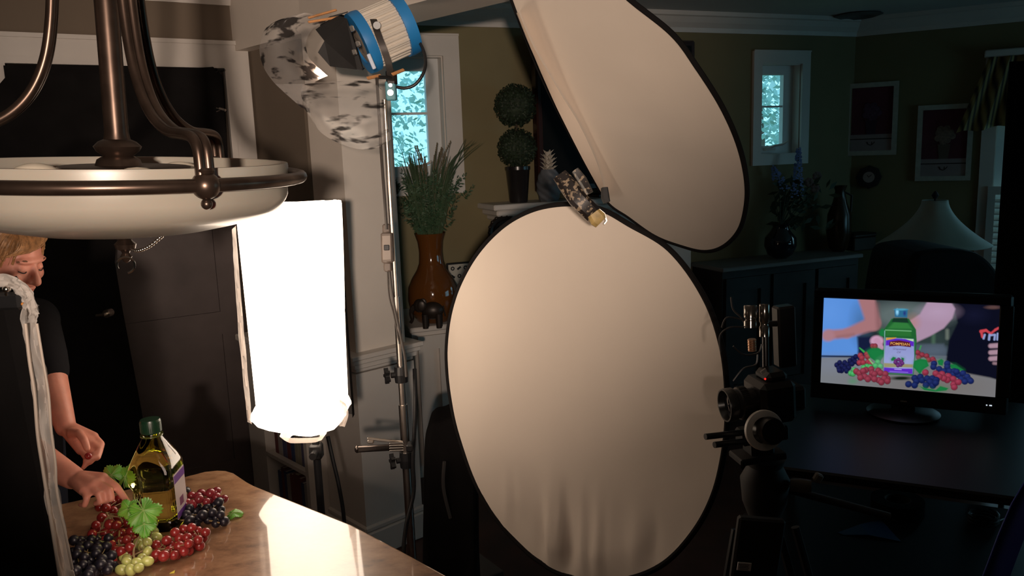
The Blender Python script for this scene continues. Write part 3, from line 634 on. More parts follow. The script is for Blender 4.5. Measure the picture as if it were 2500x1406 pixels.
b = MB(); b.box(D(1001, 1090, 2.625), (.022, .04, .026), None, .005); b.build('jaw', BLACKP, ch)
# loose cables
b = MB(); b.tube(crom([D(1012, 900, 2.78), D(1014, 1000, 2.78), D(1008, 1120, 2.78), D(1010, 1200, 2.78), D(992, 1280, 2.75), D(985, 1350, 2.72), D(990, 1400, 2.7)], 6), .007, 8); recenter(tag(b.build('power_cable', BLACKP, None, 1), 'black power cable dropping behind the lower part of the silver stand', 'cable'))
b = MB(); b.tube(crom([D(800, 1065, 3.0), D(812, 1120, 3.0), D(828, 1190, 3.0), D(840, 1270, 3.0), D(845, 1400, 3.0)], 6), .0075, 8); recenter(tag(b.build('power_cable', BLACKP, None, 1), 'black power cable falling in front of the bookcase under the lantern', 'cable'))

# ------------------------------------------------------------------ far room, left: console, vase, mantel
def fpx(x, y, t): return F1.hit(x, y, t)
sL, _ = fpx(975, 790, -.38); sR, _ = fpx(1500, 700, -.38)
con = thing('console_cabinet', F1.p((sL+sR)/2, -.19, 0), 'low white panelled cabinet under the left window', 'cabinet')
sM0, zM = fpx(1206, 500, -.30); CL = sM0+.06-sL
b = MB(); b.fbox(F1, sL, sL+CL, -.62, -.03, .87, .90, .006); b.build('top', WHITE, con)
b = MB(); b.fbox(F1, sL+.02, sL+CL-.02, -.57, -.03, .0, .87); b.build('body', WHITE, con)
for j in range(3):
    dw = (CL-.1)/3; b = MB(); a0 = sL+.05+j*dw
    for (x0, x1, y0, y1) in ((a0, a0+dw-.02, .08, .16), (a0, a0+dw-.02, .76, .84), (a0, a0+.06, .16, .76), (a0+dw-.08, a0+dw-.02, .16, .76)): b.fbox(F1, x0, x1, -.59, -.57, y0, y1)
    b.build('door', WHITE, con)
AMB = mat('amber_glass', (.17, .06, .013), .08, Transmission_Weight=.35, Coat_Weight=.6)
vb = D(1060, 778, 4.62); vb.z = .90
vs_ = thing('vase', vb, 'tall amber glass vase with a narrow neck on the left cabinet', 'vase')
b = MB(); H = .51; b.lathe([(.085, 0), (.10, .01), (.135, .07), (.145, .13), (.14, .20), (.115, .255), (.085, .30), (.07, .34), (.066, .40), (.072, .46), (.088, H), (.082, H), (.065, .455), (.058, .40), (.06, .34), (0, .30)], vb, 48); b.build('amber_body', AMB, vs_, 60)
GR1 = mat('grass_green', (.045, .075, .035), .6, var=.3); GR2 = mat('dark_fern', (.04, .085, .04), .6, var=.3); STRAW = mat('seed_head', (.16, .13, .08), .8)
gr = thing('grass_arrangement', vb+Vector((0, 0, H)), 'wild green grasses and ferns standing in the amber vase', 'plant')
mth = vb+Vector((0, 0, H-.02))
def blade(b, p0, p1, p2, w_, n=7):
    P_ = crom([p0, p1, p2], n); rows = []
    for i, q in enumerate(P_):
        f_ = i/(len(P_)-1); ww = w_*(1-f_)**.6; rows.append([q-Vector((ww, 0, 0)), q+Vector((0, ww*.6, 0)), q+Vector((ww, 0, 0))])
    b.grid(rows)
b = MB()
for i in range(70):
    a = random.uniform(-1, 1); px = 1045+a*70; py = random.uniform(360, 480); d_ = random.uniform(4.45, 4.75)
    top = D(px, py, d_); top.y = max(min(top.y, 4.9), 4.3); blade(b, mth+Vector((a*.04, random.uniform(-.04, .04), -.1)), mth.lerp(top, .55)+Vector((a*.03, 0, .06)), top, .005)
for i in range(9):
    top = D(random.uniform(1130, 1185), random.uniform(335, 365), 4.6); blade(b, mth, D(random.uniform(1090, 1110), random.uniform(400, 430), 4.6), top, .005, 9)
b.build('grass_blades', GR1, gr, solid=0)
b = MB()
for i in range(150):
    py = random.uniform(425, 560); px = random.gauss(1040, 18+32*(565-py)/130); c = D(px, py, random.uniform(4.45, 4.7)); dr = (c-mth).normalized() if (c-mth).length > .01 else Vector((0, 0, 1))
    L_ = .09
    for j in range(9):
        q = c+dr*L_*(j/9-.5); s_ = .03*(1-j/9)+.006; u, v = perp(dr)
        for sg in (-1, 1):
            sd = (u*random.uniform(-1, 1)+v*random.uniform(-1, 1)).normalized()*s_*sg; b.add([q, q+sd*.5+dr*.008, q+sd+dr*.01, q+sd*.5-dr*.002], [(0, 1, 2, 3)])
b.build('fern_leaves', GR2, gr)
b = MB()
for i in range(16):
    a = random.uniform(-1, 1); c = D(1045+a*80, random.uniform(345, 400), 4.6); b.tube([mth, mth.lerp(c, .5)+Vector((a*.02, 0, .03)), c], .0016, 5)
    for j in range(8): b.ball(c-Vector((a*.01*j, 0, .012*j)), (.004, .004, .008), 6)
b.build('seed_stalks', STRAW, gr)
FIG = mat('dark_bronze_figure', (.035, .025, .02), .4, .4, var=.3)
eb = D(1048, 776, 4.44); eb.z = .90
el = thing('elephant_figurine', eb, 'small dark elephant figurine standing before the amber vase', 'figurine')
b = MB(); q = eb; b.ball(q+Vector((.02, 0, .095)), (.062, .04, .05), 18); b.ball(q+Vector((-.05, 0, .125)), (.035, .032, .038), 16)
for sx_ in (-.02, .055):
    for sy_ in (-.022, .022): b.tube([q+Vector((sx_, sy_, .08)), q+Vector((sx_, sy_, 0))], [.019, .016], 10)
b.tube(crom([q+Vector((-.078, 0, .125)), q+Vector((-.098, 0, .09)), q+Vector((-.095, 0, .05)), q+Vector((-.105, 0, .03))], 5), [.015]*5+[.012]*5+[.009]*6, 8)
b.ball(q+Vector((-.035, -.035, .13)), (.025, .006, .03), 12); b.ball(q+Vector((-.035, .035, .13)), (.025, .006, .03), 12); b.tube([q+Vector((.08, 0, .12)), q+Vector((.09, 0, .06))], .004, 6); b.build('body', FIG, el, 1)
# framed plaque
s_, z_ = fpx(1128, 672, -.12); pc = F1.p(s_, -.12, .90)
pq = thing('framed_plaque', pc, 'small black and white patterned plaque leaning behind the vase', 'plaque')
RF1 = Matrix((F1.ex, F1.ey, F1.ez)).transposed(); b = MB(); b.box(pc+Vector((0, 0, .14)), (.20, .012, .27), RF1, .003); b.build('frame', BLACKP, pq)
b = MB(); b.box(pc+Vector((0, 0, .14))-F1.ey*.008, (.18, .004, .25), RF1); b.build('panel', mat('ivory_panel', (.45, .42, .36), .6), pq)
b = MB()
for i in range(4):
    for j in range(5):
        c = pc+F1.ex*((i-1.5)*.042)+Vector((0, 0, .04+j*.05))-F1.ey*.0105
        if (i+j) % 2: b.box(c, (.028, .002, .012), RF1 @ Matrix.Rotation(.6*(-1)**i, 3, 'Y'))
        else: b.lathe([(.006, 0), (.013, 0), (.013, .002), (.006, .002)], c, 12, F1.ey, closed=True)
b.build('pattern', BLACKP, pq)
# mantel
ZM = 1.53; sA, _ = fpx(1760, 655, -.38); ML = sA-.03-sM0
man = thing('fireplace_mantel', F1.p(sM0+.9, -.15, 0), 'white fireplace mantel shelf below the dark cabinet, its end showing left of the round reflector', 'mantel')
b = MB(); b.fbox(F1, sM0, sM0+ML, -.30, 0, ZM-.035, ZM, .006); b.build('shelf', WHITE, man)
b = MB(); b.fbox(F1, sM0+.03, sM0+ML-.03, -.27, 0, ZM-.075, ZM-.035, .01); b.fbox(F1, sM0+.06, sM0+ML-.06, -.24, 0, ZM-.11, ZM-.075, .01); b.build('bed_moulding', WHITE, man)
b = MB(); b.fbox(F1, sM0+.09, sM0+ML-.09, -.20, 0, 0, ZM-.11); b.build('surround', WHITE, man)
# dark television over the mantel
sT, _ = fpx(1312, 300, -.12)
tv = thing('wall_television', F1.p(sT+.6, -.06, ZM), 'big dark flat television standing on the mantel behind the topiary', 'television')
b = MB(); b.fbox(F1, sT, sT+1.2, -.12, -.04, ZM+.05, ZM+1.02, .01); b.fbox(F1, sT+.4, sT+.8, -.18, -.02, ZM, ZM+.02, .004); b.fbox(F1, sT+.55, sT+.65, -.10, -.06, ZM+.02, ZM+.06); b.build('bezel', mat('dark_red_gloss', (.03, .012, .01), .25), tv)
b = MB(); b.fbox(F1, sT+.035, sT+1.165, -.124, -.12, ZM+.09, ZM+.985); b.build('screen', mat('black_glass', (.004, .004, .004), .5, spec=.15), tv)
# topiary
def onm(px, t, z=None): s_, _ = fpx(px, 480, t); return F1.p(s_, t, ZM if z is None else z)
q = onm(1266, -.17); top_ = thing('topiary', q, 'double ball topiary in a tapered black pot on the mantel', 'potted plant')
RIM = mat('glossy_black_pot', (.014, .012, .012), .25)
b = MB(); b.lathe([(.0, 0), (.055, 0), (.058, .01), (.075, .20), (.08, .205), (.08, .225), (.07, .225), (.068, .20), (0, .20)], q, 32); b.build('pot', RIM, top_, 40)
TOPG = mat('boxwood_leaves', (.014, .026, .010), .7, var=.5, scale=60)
def leafball(c, r_, name, N=1500):
    b = MB(); b.ball(c, r_*.86, 24)
    for i in range(N):
        d_ = Vector((random.gauss(0, 1), random.gauss(0, 1), random.gauss(0, 1))).normalized(); p = c+d_*r_*random.uniform(.86, 1.03); u, v = perp(d_); a = random.uniform(0, 6.3)
        e1 = (u*math.cos(a)+v*math.sin(a)+d_*.7).normalized()*.012; e2 = (u*math.sin(a)-v*math.cos(a))*.006
        b.add([p-e1*.5, p+e2, p+e1, p-e2], [(0, 1, 2, 3)])
    return b.build(name, TOPG, top_)
b1 = D(1262, 362, (q-Vector(CAM)).dot(Vector(FW))); b2 = D(1258, 260, (q-Vector(CAM)).dot(Vector(FW)))
leafball(Vector((q.x, q.y, b1.z)), .122, 'lower_ball'); leafball(Vector((q.x, q.y, b2.z)), .13, 'upper_ball')
b = MB(); b.cyl(q+Vector((0, 0, .19)), Vector((q.x, q.y, b2.z)), .008, 8); b.build('stem', mat('bark', (.06, .04, .025), .9), top_)
# pineapple
q = onm(1341, -.22); pi_ = thing('pineapple_ornament', q, 'grey ceramic pineapple ornament with pale leaves on the mantel', 'ornament')
b = MB(); rows = []
for i in range(25):
    f_ = i/24; z = f_*.20; r0 = .078*math.sin(math.pi*(.16+.72*f_))**.55
    rows.append([q+Vector(((r0+.0035*math.sin(k*math.pi/4+i*math.pi/3))*math.cos(k*2*math.pi/48), (r0+.0035*math.sin(k*math.pi/4+i*math.pi/3))*math.sin(k*2*math.pi/48), z)) for k in range(49)])
b.grid(rows); b.add(rows[0][:-1], [tuple(range(48))]); b.add(rows[-1][:-1], [tuple(range(48))]); b.build('body', mat('blue_grey_ceramic', (.16, .17, .19), .5, var=.1), pi_, 60)
b = MB()
for lv, (z, r_, n_) in enumerate(((.20, .055, 9), (.225, .05, 8), (.25, .052, 8), (.275, .045, 7), (.30, .035, 5))):
    for k in range(n_):
        a = 2*math.pi*(k+.5*lv)/n_; dr = Vector((math.cos(a), math.sin(a), 0)); td = Vector((-math.sin(a), math.cos(a), 0)); p = q+Vector((0, 0, z))
        b.add([p+td*.012, p-td*.012, p+dr*r_*.6-td*.010+Vector((0, 0, .004)), p+dr*r_*1.1+Vector((0, 0, .024)), p+dr*r_*.6+td*.010+Vector((0, 0, .004)), p+dr*r_*.5+Vector((0, 0, -.008))], [(0, 4, 5, 2, 1), (0, 1, 2, 3, 4)])
b.cyl(q+Vector((0, 0, .18)), q+Vector((0, 0, .31)), .02, 10); b.build('leaf_crown', mat('ivory_ceramic', (.50, .45, .38), .5), pi_)
# round ornate plate below the mantel end
s_, z_ = fpx(1232, 566, -.26); c = F1.p(s_, -.24, z_)
wp = thing('ornate_round_clock', c, 'dark round ornate clock hanging just under the mantel end', 'clock')
b = MB(); b.lathe([(0, 0), (.10, 0), (.105, .01), (.095, .022), (.075, .018), (.07, .028), (.0, .03)], c, 40, -F1.ey)
for k in range(18): a = k*2*math.pi/18; b.ball(c+(F1.ex*math.cos(a)+F1.ez*math.sin(a))*.10-F1.ey*.015, .011, 8)
b.build('case', FIG, wp, 40)
b = MB(); b.ball(c-F1.ey*.036-F1.ex*.03+F1.ez*.03, (.012, .008, .012), 10); b.build('dial_boss', STEEL, wp, 1)

# ------------------------------------------------------------------ far room, right: cabinet, flowers, pictures, lamp
sA, _ = fpx(1760, 655, -.38)
con2 = thing('sideboard', F1.p(sA+.7, -.19, 0), 'long dark wood cabinet under the right window', 'cabinet')
eL = F1.L-sA-.02
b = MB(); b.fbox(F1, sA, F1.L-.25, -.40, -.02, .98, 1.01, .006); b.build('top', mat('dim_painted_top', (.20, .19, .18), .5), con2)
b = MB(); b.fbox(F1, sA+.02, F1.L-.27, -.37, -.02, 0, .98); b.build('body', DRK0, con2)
for j in range(3):
    b = MB(); w3 = (F1.L-.3-sA)/3; a0 = sA+.04+j*w3
    for (x0, x1, y0, y1) in ((a0, a0+w3-.04, .08, .16), (a0, a0+w3-.04, .84, .93), (a0, a0+.07, .16, .84), (a0+w3-.11, a0+w3-.04, .16, .84)): b.fbox(F1, x0, x1, -.39, -.37, y0, y1)
    b.build('door', DRK0, con2)
def on2(px, py, t, z=1.01): s_, _ = fpx(px, py, t); return F1.p(s_, t, z)
q = on2(1905, 600, -.22); fv_ = thing('flower_vase', q, 'dark glossy round vase with tall blue flower spikes under the right window', 'vase')
b = MB(); b.lathe([(.05, 0), (.09, .03), (.115, .09), (.11, .15), (.07, .20), (.055, .23), (.065, .25), (.055, .25), (0, .2)], q, 36); b.build('glazed_body', mat('dark_blue_glaze', (.012, .018, .03), .08, Coat_Weight=.8), fv_, 60)
DEL = mat('delphinium_petals', (.20, .27, .55), .6, var=.3, scale=80); STEMG = mat('dim_green_stem', (.03, .05, .025), .7)
for px, y0, y1, nn in ((1950, 365, 478, 90), (1888, 408, 440, 26), (1905, 438, 468, 18)):
    d_ = (q-Vector(CAM)).dot(Vector(FW)); tp, bt = D(px, y0, d_), D(px-4 if px > 1940 else px+14, y1, d_)
    b = MB()
    for i in range(nn):
        f_ = i/nn; c = tp.lerp(bt, f_); r_ = .012+.032*f_
        for k in range(3):
            a = random.uniform(0, 6.28); p = c+Vector((math.cos(a)*r_, math.sin(a)*r_, random.uniform(-.01, .01))); s_ = random.uniform(.006, .012)
            b.add([p+Vector((-s_, 0, 0)), p+Vector((0, -s_*.4, -s_*.6)), p+Vector((s_, 0, 0)), p+Vector((0, s_*.3, s_*.7))], [(0, 1, 2, 3)])
    b.build('flower_spike', DEL, fv_); b = MB(); b.tube([tp, bt, q+Vector((0, 0, .22))], .004, 6); b.build('stem', STEMG, fv_)
b = MB()
for i in range(90):
    c = D(random.gauss(1945, 38), random.uniform(440, 560), d_); u = Vector((random.uniform(-1, 1), random.uniform(-.5, .5), random.uniform(-.3, 1))).normalized()*.05; v = Vector((u.z, 0, -u.x))*.35
    b.add([c-u, c+v, c+u, c-v], [(0, 1, 2, 3)])
for i in range(14): b.tube([q+Vector((0, 0, .22)), D(random.gauss(1945, 38), random.uniform(440, 540), d_)], .003, 5)
b.build('dark_foliage', STEMG, fv_)
PNK = mat('dim_blossom', (.16, .10, .09), .8)
for (x, y) in ((1995, 430), (1975, 445), (1990, 460)):
    c = D(x, y, d_); b = MB()
    for k in range(7): a = k*.9; b.ball(c+Vector((math.cos(a)*.02, 0, math.sin(a)*.02)), (.016, .008, .016), 8)
    b.build('blossom', PNK, fv_)
q = on2(2048, 560, -.2); b = MB(); b.lathe([(.04, 0), (.07, .03), (.09, .15), (.085, .28), (.05, .38), (.035, .46), (.05, .50), (.03, .50), (0, .45)], q, 32); o = thing('urn', q, 'tall dark brown urn in the far corner beside the blue flowers', 'urn'); b.build('body', mat('dark_amber_glaze', (.035, .018, .008), .25), o, 60)
b = MB(); b.tube([q+Vector((.035, 0, .45)), q+Vector((.09, 0, .42)), q+Vector((.085, 0, .3))], .008, 8); b.build('urn_handle', FIG, o, 1)
q = on2(2095, 600, -.2); o = thing('decorative_box', q, 'dark wooden box lying on the right cabinet near the corner', 'box')
b = MB(); b.box(q+Vector((0, 0, .05)), (.22, .14, .10), RF1, .006); b.build('box_body', FIG, o); b = MB(); b.box(q+Vector((0, 0, .115)), (.23, .15, .03), RF1, .01); b.build('lid', FIG, o)
# pictures
GILT = mat('pale_wood_frame', (.42, .42, .36), .5, var=.1, scale=30); RED = mat('dark_red_backdrop', (.10, .015, .03), .7, var=.3, scale=5); TABW = mat('painted_table', (.30, .24, .24), .7, var=.1); DRK = mat('painted_dark', (.02, .014, .016), .8)
def picture(pts, label, pot):
    q = [F2.hit(x, y, -.02) for x, y in pts]; s0 = (q[0][0]+q[3][0])/2; s1 = (q[1][0]+q[2][0])/2; z1 = (q[0][1]+q[1][1])/2; z0 = (q[2][1]+q[3][1])/2
    o = thing('framed_picture', F2.p((s0+s1)/2, 0, z0), label, 'picture', 'framed still life pictures'); b = MB(); w_ = .035
    for (x0, x1, y0, y1) in ((s0, s0+w_, z0, z1), (s1-w_, s1, z0, z1), (s0+w_, s1-w_, z0, z0+w_), (s0+w_, s1-w_, z1-w_, z1)): b.fbox(F2, x0, x1, -.03, -.002, y0, y1)
    b.build('frame', GILT, o)
    W_, H_ = s1-s0-2*w_, z1-z0-2*w_; a = s0+w_; e = z0+w_
    b = MB(); b.fbox(F2, a, a+W_, -.012, -.004, e, e+H_); b.build('painted_backdrop', RED, o)
    b = MB(); b.fbox(F2, a, a+W_, -.015, -.012, e, e+H_*.26); b.build('painted_table', TABW, o)
    b = MB(); b.fbox(F2, a, a+W_, -.0165, -.015, e+H_*.18, e+H_*.195)
    for k in (0, 1): b.fbox(F2, a+W_*(.42+k*.10), a+W_*(.44+k*.10), -.0165, -.015, e+H_*.10, e+H_*.14)
    b.tube([F2.p(a+W_*(.40+.2*k/8), -.017, e+H_*(.14-.05*math.sin(k/8*3.14))) for k in range(9)], .003, 6); b.build('painted_drawer', DRK, o)
    b = MB(); c = F2.p(a+W_*.5, -.0155, e+H_*.62); rr = W_*.24
    for k in range(16): an = k*2.4; rk = rr*math.sqrt(k/16)*.8; b.ball(c+F2.ex*math.cos(an)*rk+F2.ez*math.sin(an)*rk, (rr*.34, .003, rr*.34), 10, Matrix((F2.ex, F2.ey, F2.ez)).transposed())
    b.build('painted_flowers', mat('dim_mauve', pot, .8, var=.3, scale=60), o)
    b = MB(); b.prism([F2.p(a+W_*x, -.0155, e+H_*y) for x, y in ((.36, .48), (.64, .48), (.60, .26), (.40, .26))], -F2.ey*.002); b.build('painted_pot', mat('dim_clay', tuple(v*.6 for v in pot), .8), o)
picture([(2066, 204), (2193, 199), (2190, 378), (2063, 380)], 'framed still life in a darker mauve red, the one nearer the corner', (.09, .035, .07))
picture([(2241, 258), (2376, 252), (2373, 440), (2234, 442)], 'framed still life of a pale hydrangea, the one nearer the curtain', (.20, .13, .10))
s_, z_ = F2.hit(2122, 432, 0); c = F2.p(s_, 0, z_); o = thing('wall_clock', c, 'small octagonal dark clock with a pale dial on the corner wall', 'clock')
b = MB(); b.lathe([(0, 0), (.09, 0), (.09, .03), (.055, .035), (0, .035)], c, 8, -F2.ey); b.build('case', DRK, o)
b = MB(); b.lathe([(0, .034), (.042, .034), (.042, .037), (0, .037)], c, 24, -F2.ey); b.build('dial', mat('pale_dial', (.35, .28, .26), .6), o); b = MB()
for e_ in ((.02, .02), (-.012, .015)): b.tube([c-F2.ey*.039, c-F2.ey*.039+F2.ex*e_[0]+F2.ez*e_[1]], .002, 4)
b.build('clock_hands', DRK, o)
# table lamp with bell shade
d_ = 5.1; c1, c0 = D(2277, 487, d_), D(2277, 597, d_); q = Vector((c0.x, c0.y, 0)); o = thing('side_table', q, 'dark side table below the pictures carrying the bell shade lamp', 'table')
b = MB(); b.lathe([(0, .70), (.26, .70), (.265, .715), (.26, .73), (0, .73)], q, 40); b.build('table_top', DRK, o, 40); b = MB(); b.lathe([(.15, 0), (.14, .02), (.03, .05), (.025, .7)], q, 24); b.build('pedestal_leg', DRK, o, 40)
o = thing('table_lamp', q+Vector((0, 0, .73)), 'table lamp with a dim ivory bell shade below the two pictures', 'lamp')
zb, zt_ = c0.z, c1.z
SHD = mat('ivory_lamp_shade', (.34, .36, .30), .7, var=.05)
b = MB(); pr = []
for i in range(13): f_ = i/12; pr.append((.255*(1-f_)**1.7+.072, zb+(zt_-zb)*f_))
vs2 = []
rows = [[q+Vector(((r_*(1+.02*abs(math.sin(k*math.pi/6))))*math.cos(k*2*math.pi/48), (r_*(1+.02*abs(math.sin(k*math.pi/6))))*math.sin(k*2*math.pi/48), z)) for k in range(49)] for r_, z in pr]
b.grid(rows); b.build('bell_shade', SHD, o, 1, solid=.003)
b = MB(); b.lathe([(.0, zt_+.01), (.012, zt_+.01), (.022, zt_+.03), (.010, zt_+.05), (0, zt_+.06)], q, 16); b.build('finial', DRK, o, 1)
b = MB(); b.lathe([(.09, .73), (.09, .75), (.03, .79), (.06, .88), (.075, .96), (.03, 1.06), (.012, 1.10), (.012, zb+.05), (.006, zt_+.01)], q, 24); b.build('lamp_base', DRK, o, 1)
# dark upholstered chair back / bag hump
CH = mat('charcoal_upholstery', (.008, .008, .009), .8, spec=.15, bump=.2, var=.2)
def hump(name, pts, dep, th, m, label, cat):
    P_ = crom([D(x, y, dep) for x, y in pts], 6); b = MB(); base = [Vector((p.x, p.y+.0, 0.0)) for p in (P_[-1], P_[0])]
    b.prism(P_+base, Vector((0, th, 0))); o = b.build(name, m, None); bv = o.modifiers.new('round', 'BEVEL'); bv.width = .04; bv.segments = 3; recenter(o); return tag(o, label, cat)
hump('armchair', [(2205, 760), (2215, 690), (2232, 628), (2270, 612), (2330, 608), (2390, 618), (2430, 650), (2448, 690), (2455, 760)], 4.2, .5, CH, 'black rounded armchair back in front of the bell shade lamp', 'chair')
# curtain valance and cafe shutter at window 3
STR = bpy.data.materials.new('striped_gold_curtain'); STR.use_nodes = True; n = STR.node_tree; pb = n.nodes['Principled BSDF']; t = n.nodes.new('ShaderNodeUVMap'); wv = n.nodes.new('ShaderNodeTexWave'); wv.inputs['Scale'].default_value = 3.0; r = n.nodes.new('ShaderNodeValToRGB')
tc2 = n.nodes.new('ShaderNodeTexCoord'); n.links.new(tc2.outputs['Object'], wv.inputs['Vector']); wv.inputs['Scale'].default_value = 9; wv.inputs['Distortion'].default_value = .6
n.links.new(wv.outputs['Fac'], r.inputs[0]); n.links.new(r.outputs[0], pb.inputs['Base Color']); r.color_ramp.elements[0].color = (.02, .014, .012, 1); r.color_ramp.elements[1].color = (.34, .25, .09, 1); pb.inputs['Roughness'].default_value = .7
s3, zt3 = F2.hit(2415, 140, -.06); cu = thing('curtain_valance', F2.p(s3+.4, -.06, zt3-.5), 'gold and dark striped curtain valance at the right window', 'curtain')
_, zz = F2.hit(2415, 322, -.06); b = MB(); rows = []
for j in range(16):
    g = j/15; r_ = []
    for i in range(60):
        f_ = i/59; x = s3-.09*g*(1-f_)**2*2+f_*.95; hem = (zt3-zz)*(1-.30*f_); r_.append(F2.p(x, -.07-.022*math.sin(f_*60)-.01*g*math.sin(f_*23), zt3-hem*g+.01*math.sin(f_*40)*g))
    rows.append(r_)
b.grid(rows); b.build('striped_cloth', STR, cu, 1); b = MB(); b.fbox(F2, s3-.03, s3+1.05, -.11, -.0, zt3, zt3+.045, .005); b.build('cornice_board', WHITE, cu)
s4, z4 = F2.hit(2412, 455, -.03); sh = thing('cafe_shutter', F2.p(s4+.4, -.03, z4-1), 'white louvred half shutter across the lower right window', 'shutter')
b = MB(); zlo = .75
for (x0, x1) in ((s4, s4+.05), (s4+.40, s4+.45), (s4+.85, s4+.9)): b.fbox(F2, x0, x1, -.045, -.02, zlo, z4)
b.fbox(F2, s4+.05, s4+.85, -.045, -.02, z4-.06, z4); b.fbox(F2, s4+.05, s4+.85, -.045, -.02, zlo, zlo+.06); b.build('shutter_frame', WHITE, sh)
b = MB(); z = zlo+.08
while z < z4-.07: b.box(F2.p(s4+.45, -.032, z), (.8, .03, .008), Matrix((F2.ex, F2.ey, F2.ez)).transposed() @ Matrix.Rotation(.6, 3, 'X')); z += .045
b.build('louvre', WHITE, sh)
# ceiling vent
c = Zp(2095, 36, ZC-.004); b = MB(); b.lathe([(.0, 0), (.16, 0), (.17, .005), (.12, .02), (.10, .012), (.09, .006), (0, .006)], c, 40, (0, 0, -1)); o = thing('ceiling_speaker', c, 'round flush speaker grille in the blue lit ceiling', 'ceiling fitting'); b.build('grille', mat('grey_grille', (.12, .12, .12), .7), o, 40)

# ------------------------------------------------------------------ black bag and things by the pedestal
hump('garment_bag', [(1030, 1400), (1032, 1250), (1036, 1080), (1050, 1040), (1075, 1032), (1110, 1020), (1140, 1040), (1160, 1100), (1165, 1400)], 2.95, .22, BLACKC, 'black cloth draped over a case right of the white pedestal', 'bag')
q = D(1088, 1190, 2.93); b = MB(); b.tube(crom([q+Vector((0, 0, .1)), q+Vector((-.008, 0, 0)), q+Vector((.012, 0, -.12))], 5), .007, 6); recenter(tag(b.build('grey_strap', mat('dim_grey_webbing', (.06, .055, .05), .8), None), 'short grey strap hanging on the black draped case', 'strap'))
q = Zp(1140, 1398, .03); b = MB(); b.box(Vector((q.x, q.y, .02)), (.26, .2, .04), Matrix.Rotation(.6, 3, 'Z'), .004); recenter(tag(b.build('floor_box', mat('dim_grey_board', (.12, .11, .10), .8), None), 'flat grey box lying on the dark floor below the round reflector', 'box'))

# ------------------------------------------------------------------ video monitor
mc = Vector((1.438, 2.845, 1.097)); yw, pt = -.448, .133
mn = Vector((math.cos(pt)*math.sin(yw), -math.cos(pt)*math.cos(yw), math.sin(pt))); mh = Vector((0, 0, 1)).cross(mn).normalized(); mv = mn.cross(mh)
RM = Matrix((mh, -mn, mv)).transposed(); MW, MH = .576, .324
mo = thing('video_monitor', mc-mv*.26, 'black flat monitor showing the bottle and grapes being filmed', 'monitor')
b = MB(); b.box(mc+mh*.005-mn*.03-mv*.012, (MW+.075, .05, MH+.10), RM, .008); b.build('housing', BLACKP, mo)
b = MB()
for (a, c_, w_, h_) in ((0, MH/2+.014, MW+.07, .028), (0, -MH/2-.030, MW+.07, .06), (-MW/2-.0175, -.0, .035, MH), (MW/2+.022, 0, .044, MH)): b.box(mc+mh*a+mv*c_+mn*.001, (w_, .012, h_), RM, .003)
b.build('bezel', mat('gloss_black_bezel', (.008, .008, .009), .2), mo)
zt = (mc-mv*.262).z
b = MB(); b.box(mc-mv*.225-mn*.03, (.08, .03, .09), RM, .004); bp = mc-mv*.255-mn*.03; b.lathe([(0, 0), (.12, 0), (.125, .008), (.10, .016), (0, .018)], (bp.x, bp.y, zt), 40); b.build('stand_base', BLACKP, mo, 40)
b = MB()
for k in range(2): b.box(mc+mh*(.275-.012*k)-mv*(.192+.0*k)+mn*.009, (.008-.004*k, .003, .004), RM)
b.build('indicator_light', emis('indicator', (.8, .9, 1), .8), mo); b = MB(); b.box(mc-mv*.205+mn*.009, (.022, .002, .005), RM); b.build('badge', STEEL, mo)
# picture on the screen, computed per vertex
NX, NY = 400, 224
uu, vv = np.meshgrid(np.linspace(0, 1, NX+1), np.linspace(0, 1, NY+1))
XX = 190-20*vv+uu*(1588-25*vv); YY = 168+.0485*(XX-190)+vv*(760+.0488*(XX-180))
img = np.zeros((*XX.shape, 3)); lin = lambda c: np.array([((v/255+.055)/1.055)**2.4 if v > 10 else v/255/12.92 for v in c])
def put(m, c): img[:] = img*(1-m[..., None])+lin(c)*m[..., None]
def sm(d, s): return np.clip(.5-d/(2*s), 0, 1)
def capd(x0, y0, r0, x1, y1, r1):
    dx, dy = x1-x0, y1-y0; t_ = np.clip(((XX-x0)*dx+(YY-y0)*dy)/(dx*dx+dy*dy+1e-6), 0, 1); return np.hypot(XX-x0-t_*dx, YY-y0-t_*dy)-(r0+(r1-r0)*t_)
def elld(x, y, a, b_): return (np.hypot((XX-x)/a, (YY-y)/b_)-1)*min(a, b_)
def pold(P_):
    P_ = np.array(P_, float); d_ = np.full(XX.shape, 1e9); ins = np.zeros(XX.shape, bool)
    for i in range(len(P_)):
        a, c_ = P_[i-1], P_[i]; e_ = c_-a; t_ = np.clip(((XX-a[0])*e_[0]+(YY-a[1])*e_[1])/(e_@e_+1e-9), 0, 1); d_ = np.minimum(d_, np.hypot(XX-a[0]-t_*e_[0], YY-a[1]-t_*e_[1]))
        if a[1] != c_[1]: ins ^= ((a[1] > YY) != (c_[1] > YY)) & (XX < (c_[0]-a[0])*(YY-a[1])/(c_[1]-a[1])+a[0])
    return np.where(ins, -d_, d_)
put(np.ones(XX.shape), (38, 48, 52)); put(sm(elld(950, 330, 360, 120), 60), (98, 112, 112)); put(sm(elld(1150, 560, 190, 110), 40), (48, 62, 62)); put(sm(elld(1200, 650, 130, 40), 25), (88, 104, 120))
put(sm(capd(1210, 470, 16, 1210, 580, 16), 12)*.7, (80, 110, 90)); put(sm(capd(1330, 470, 14, 1330, 540, 14), 12)*.7, (120, 130, 120))
put(sm(pold([(100, 100), (565, 100), (600, 330), (560, 480), (520, 520), (535, 640), (520, 695), (100, 705)]), 18), (92, 148, 226)); put(sm(elld(550, 400, 80, 150), 60)*.55, (60, 95, 130)); put(sm(elld(250, 300, 120, 130), 90)*.35, (110, 165, 245))
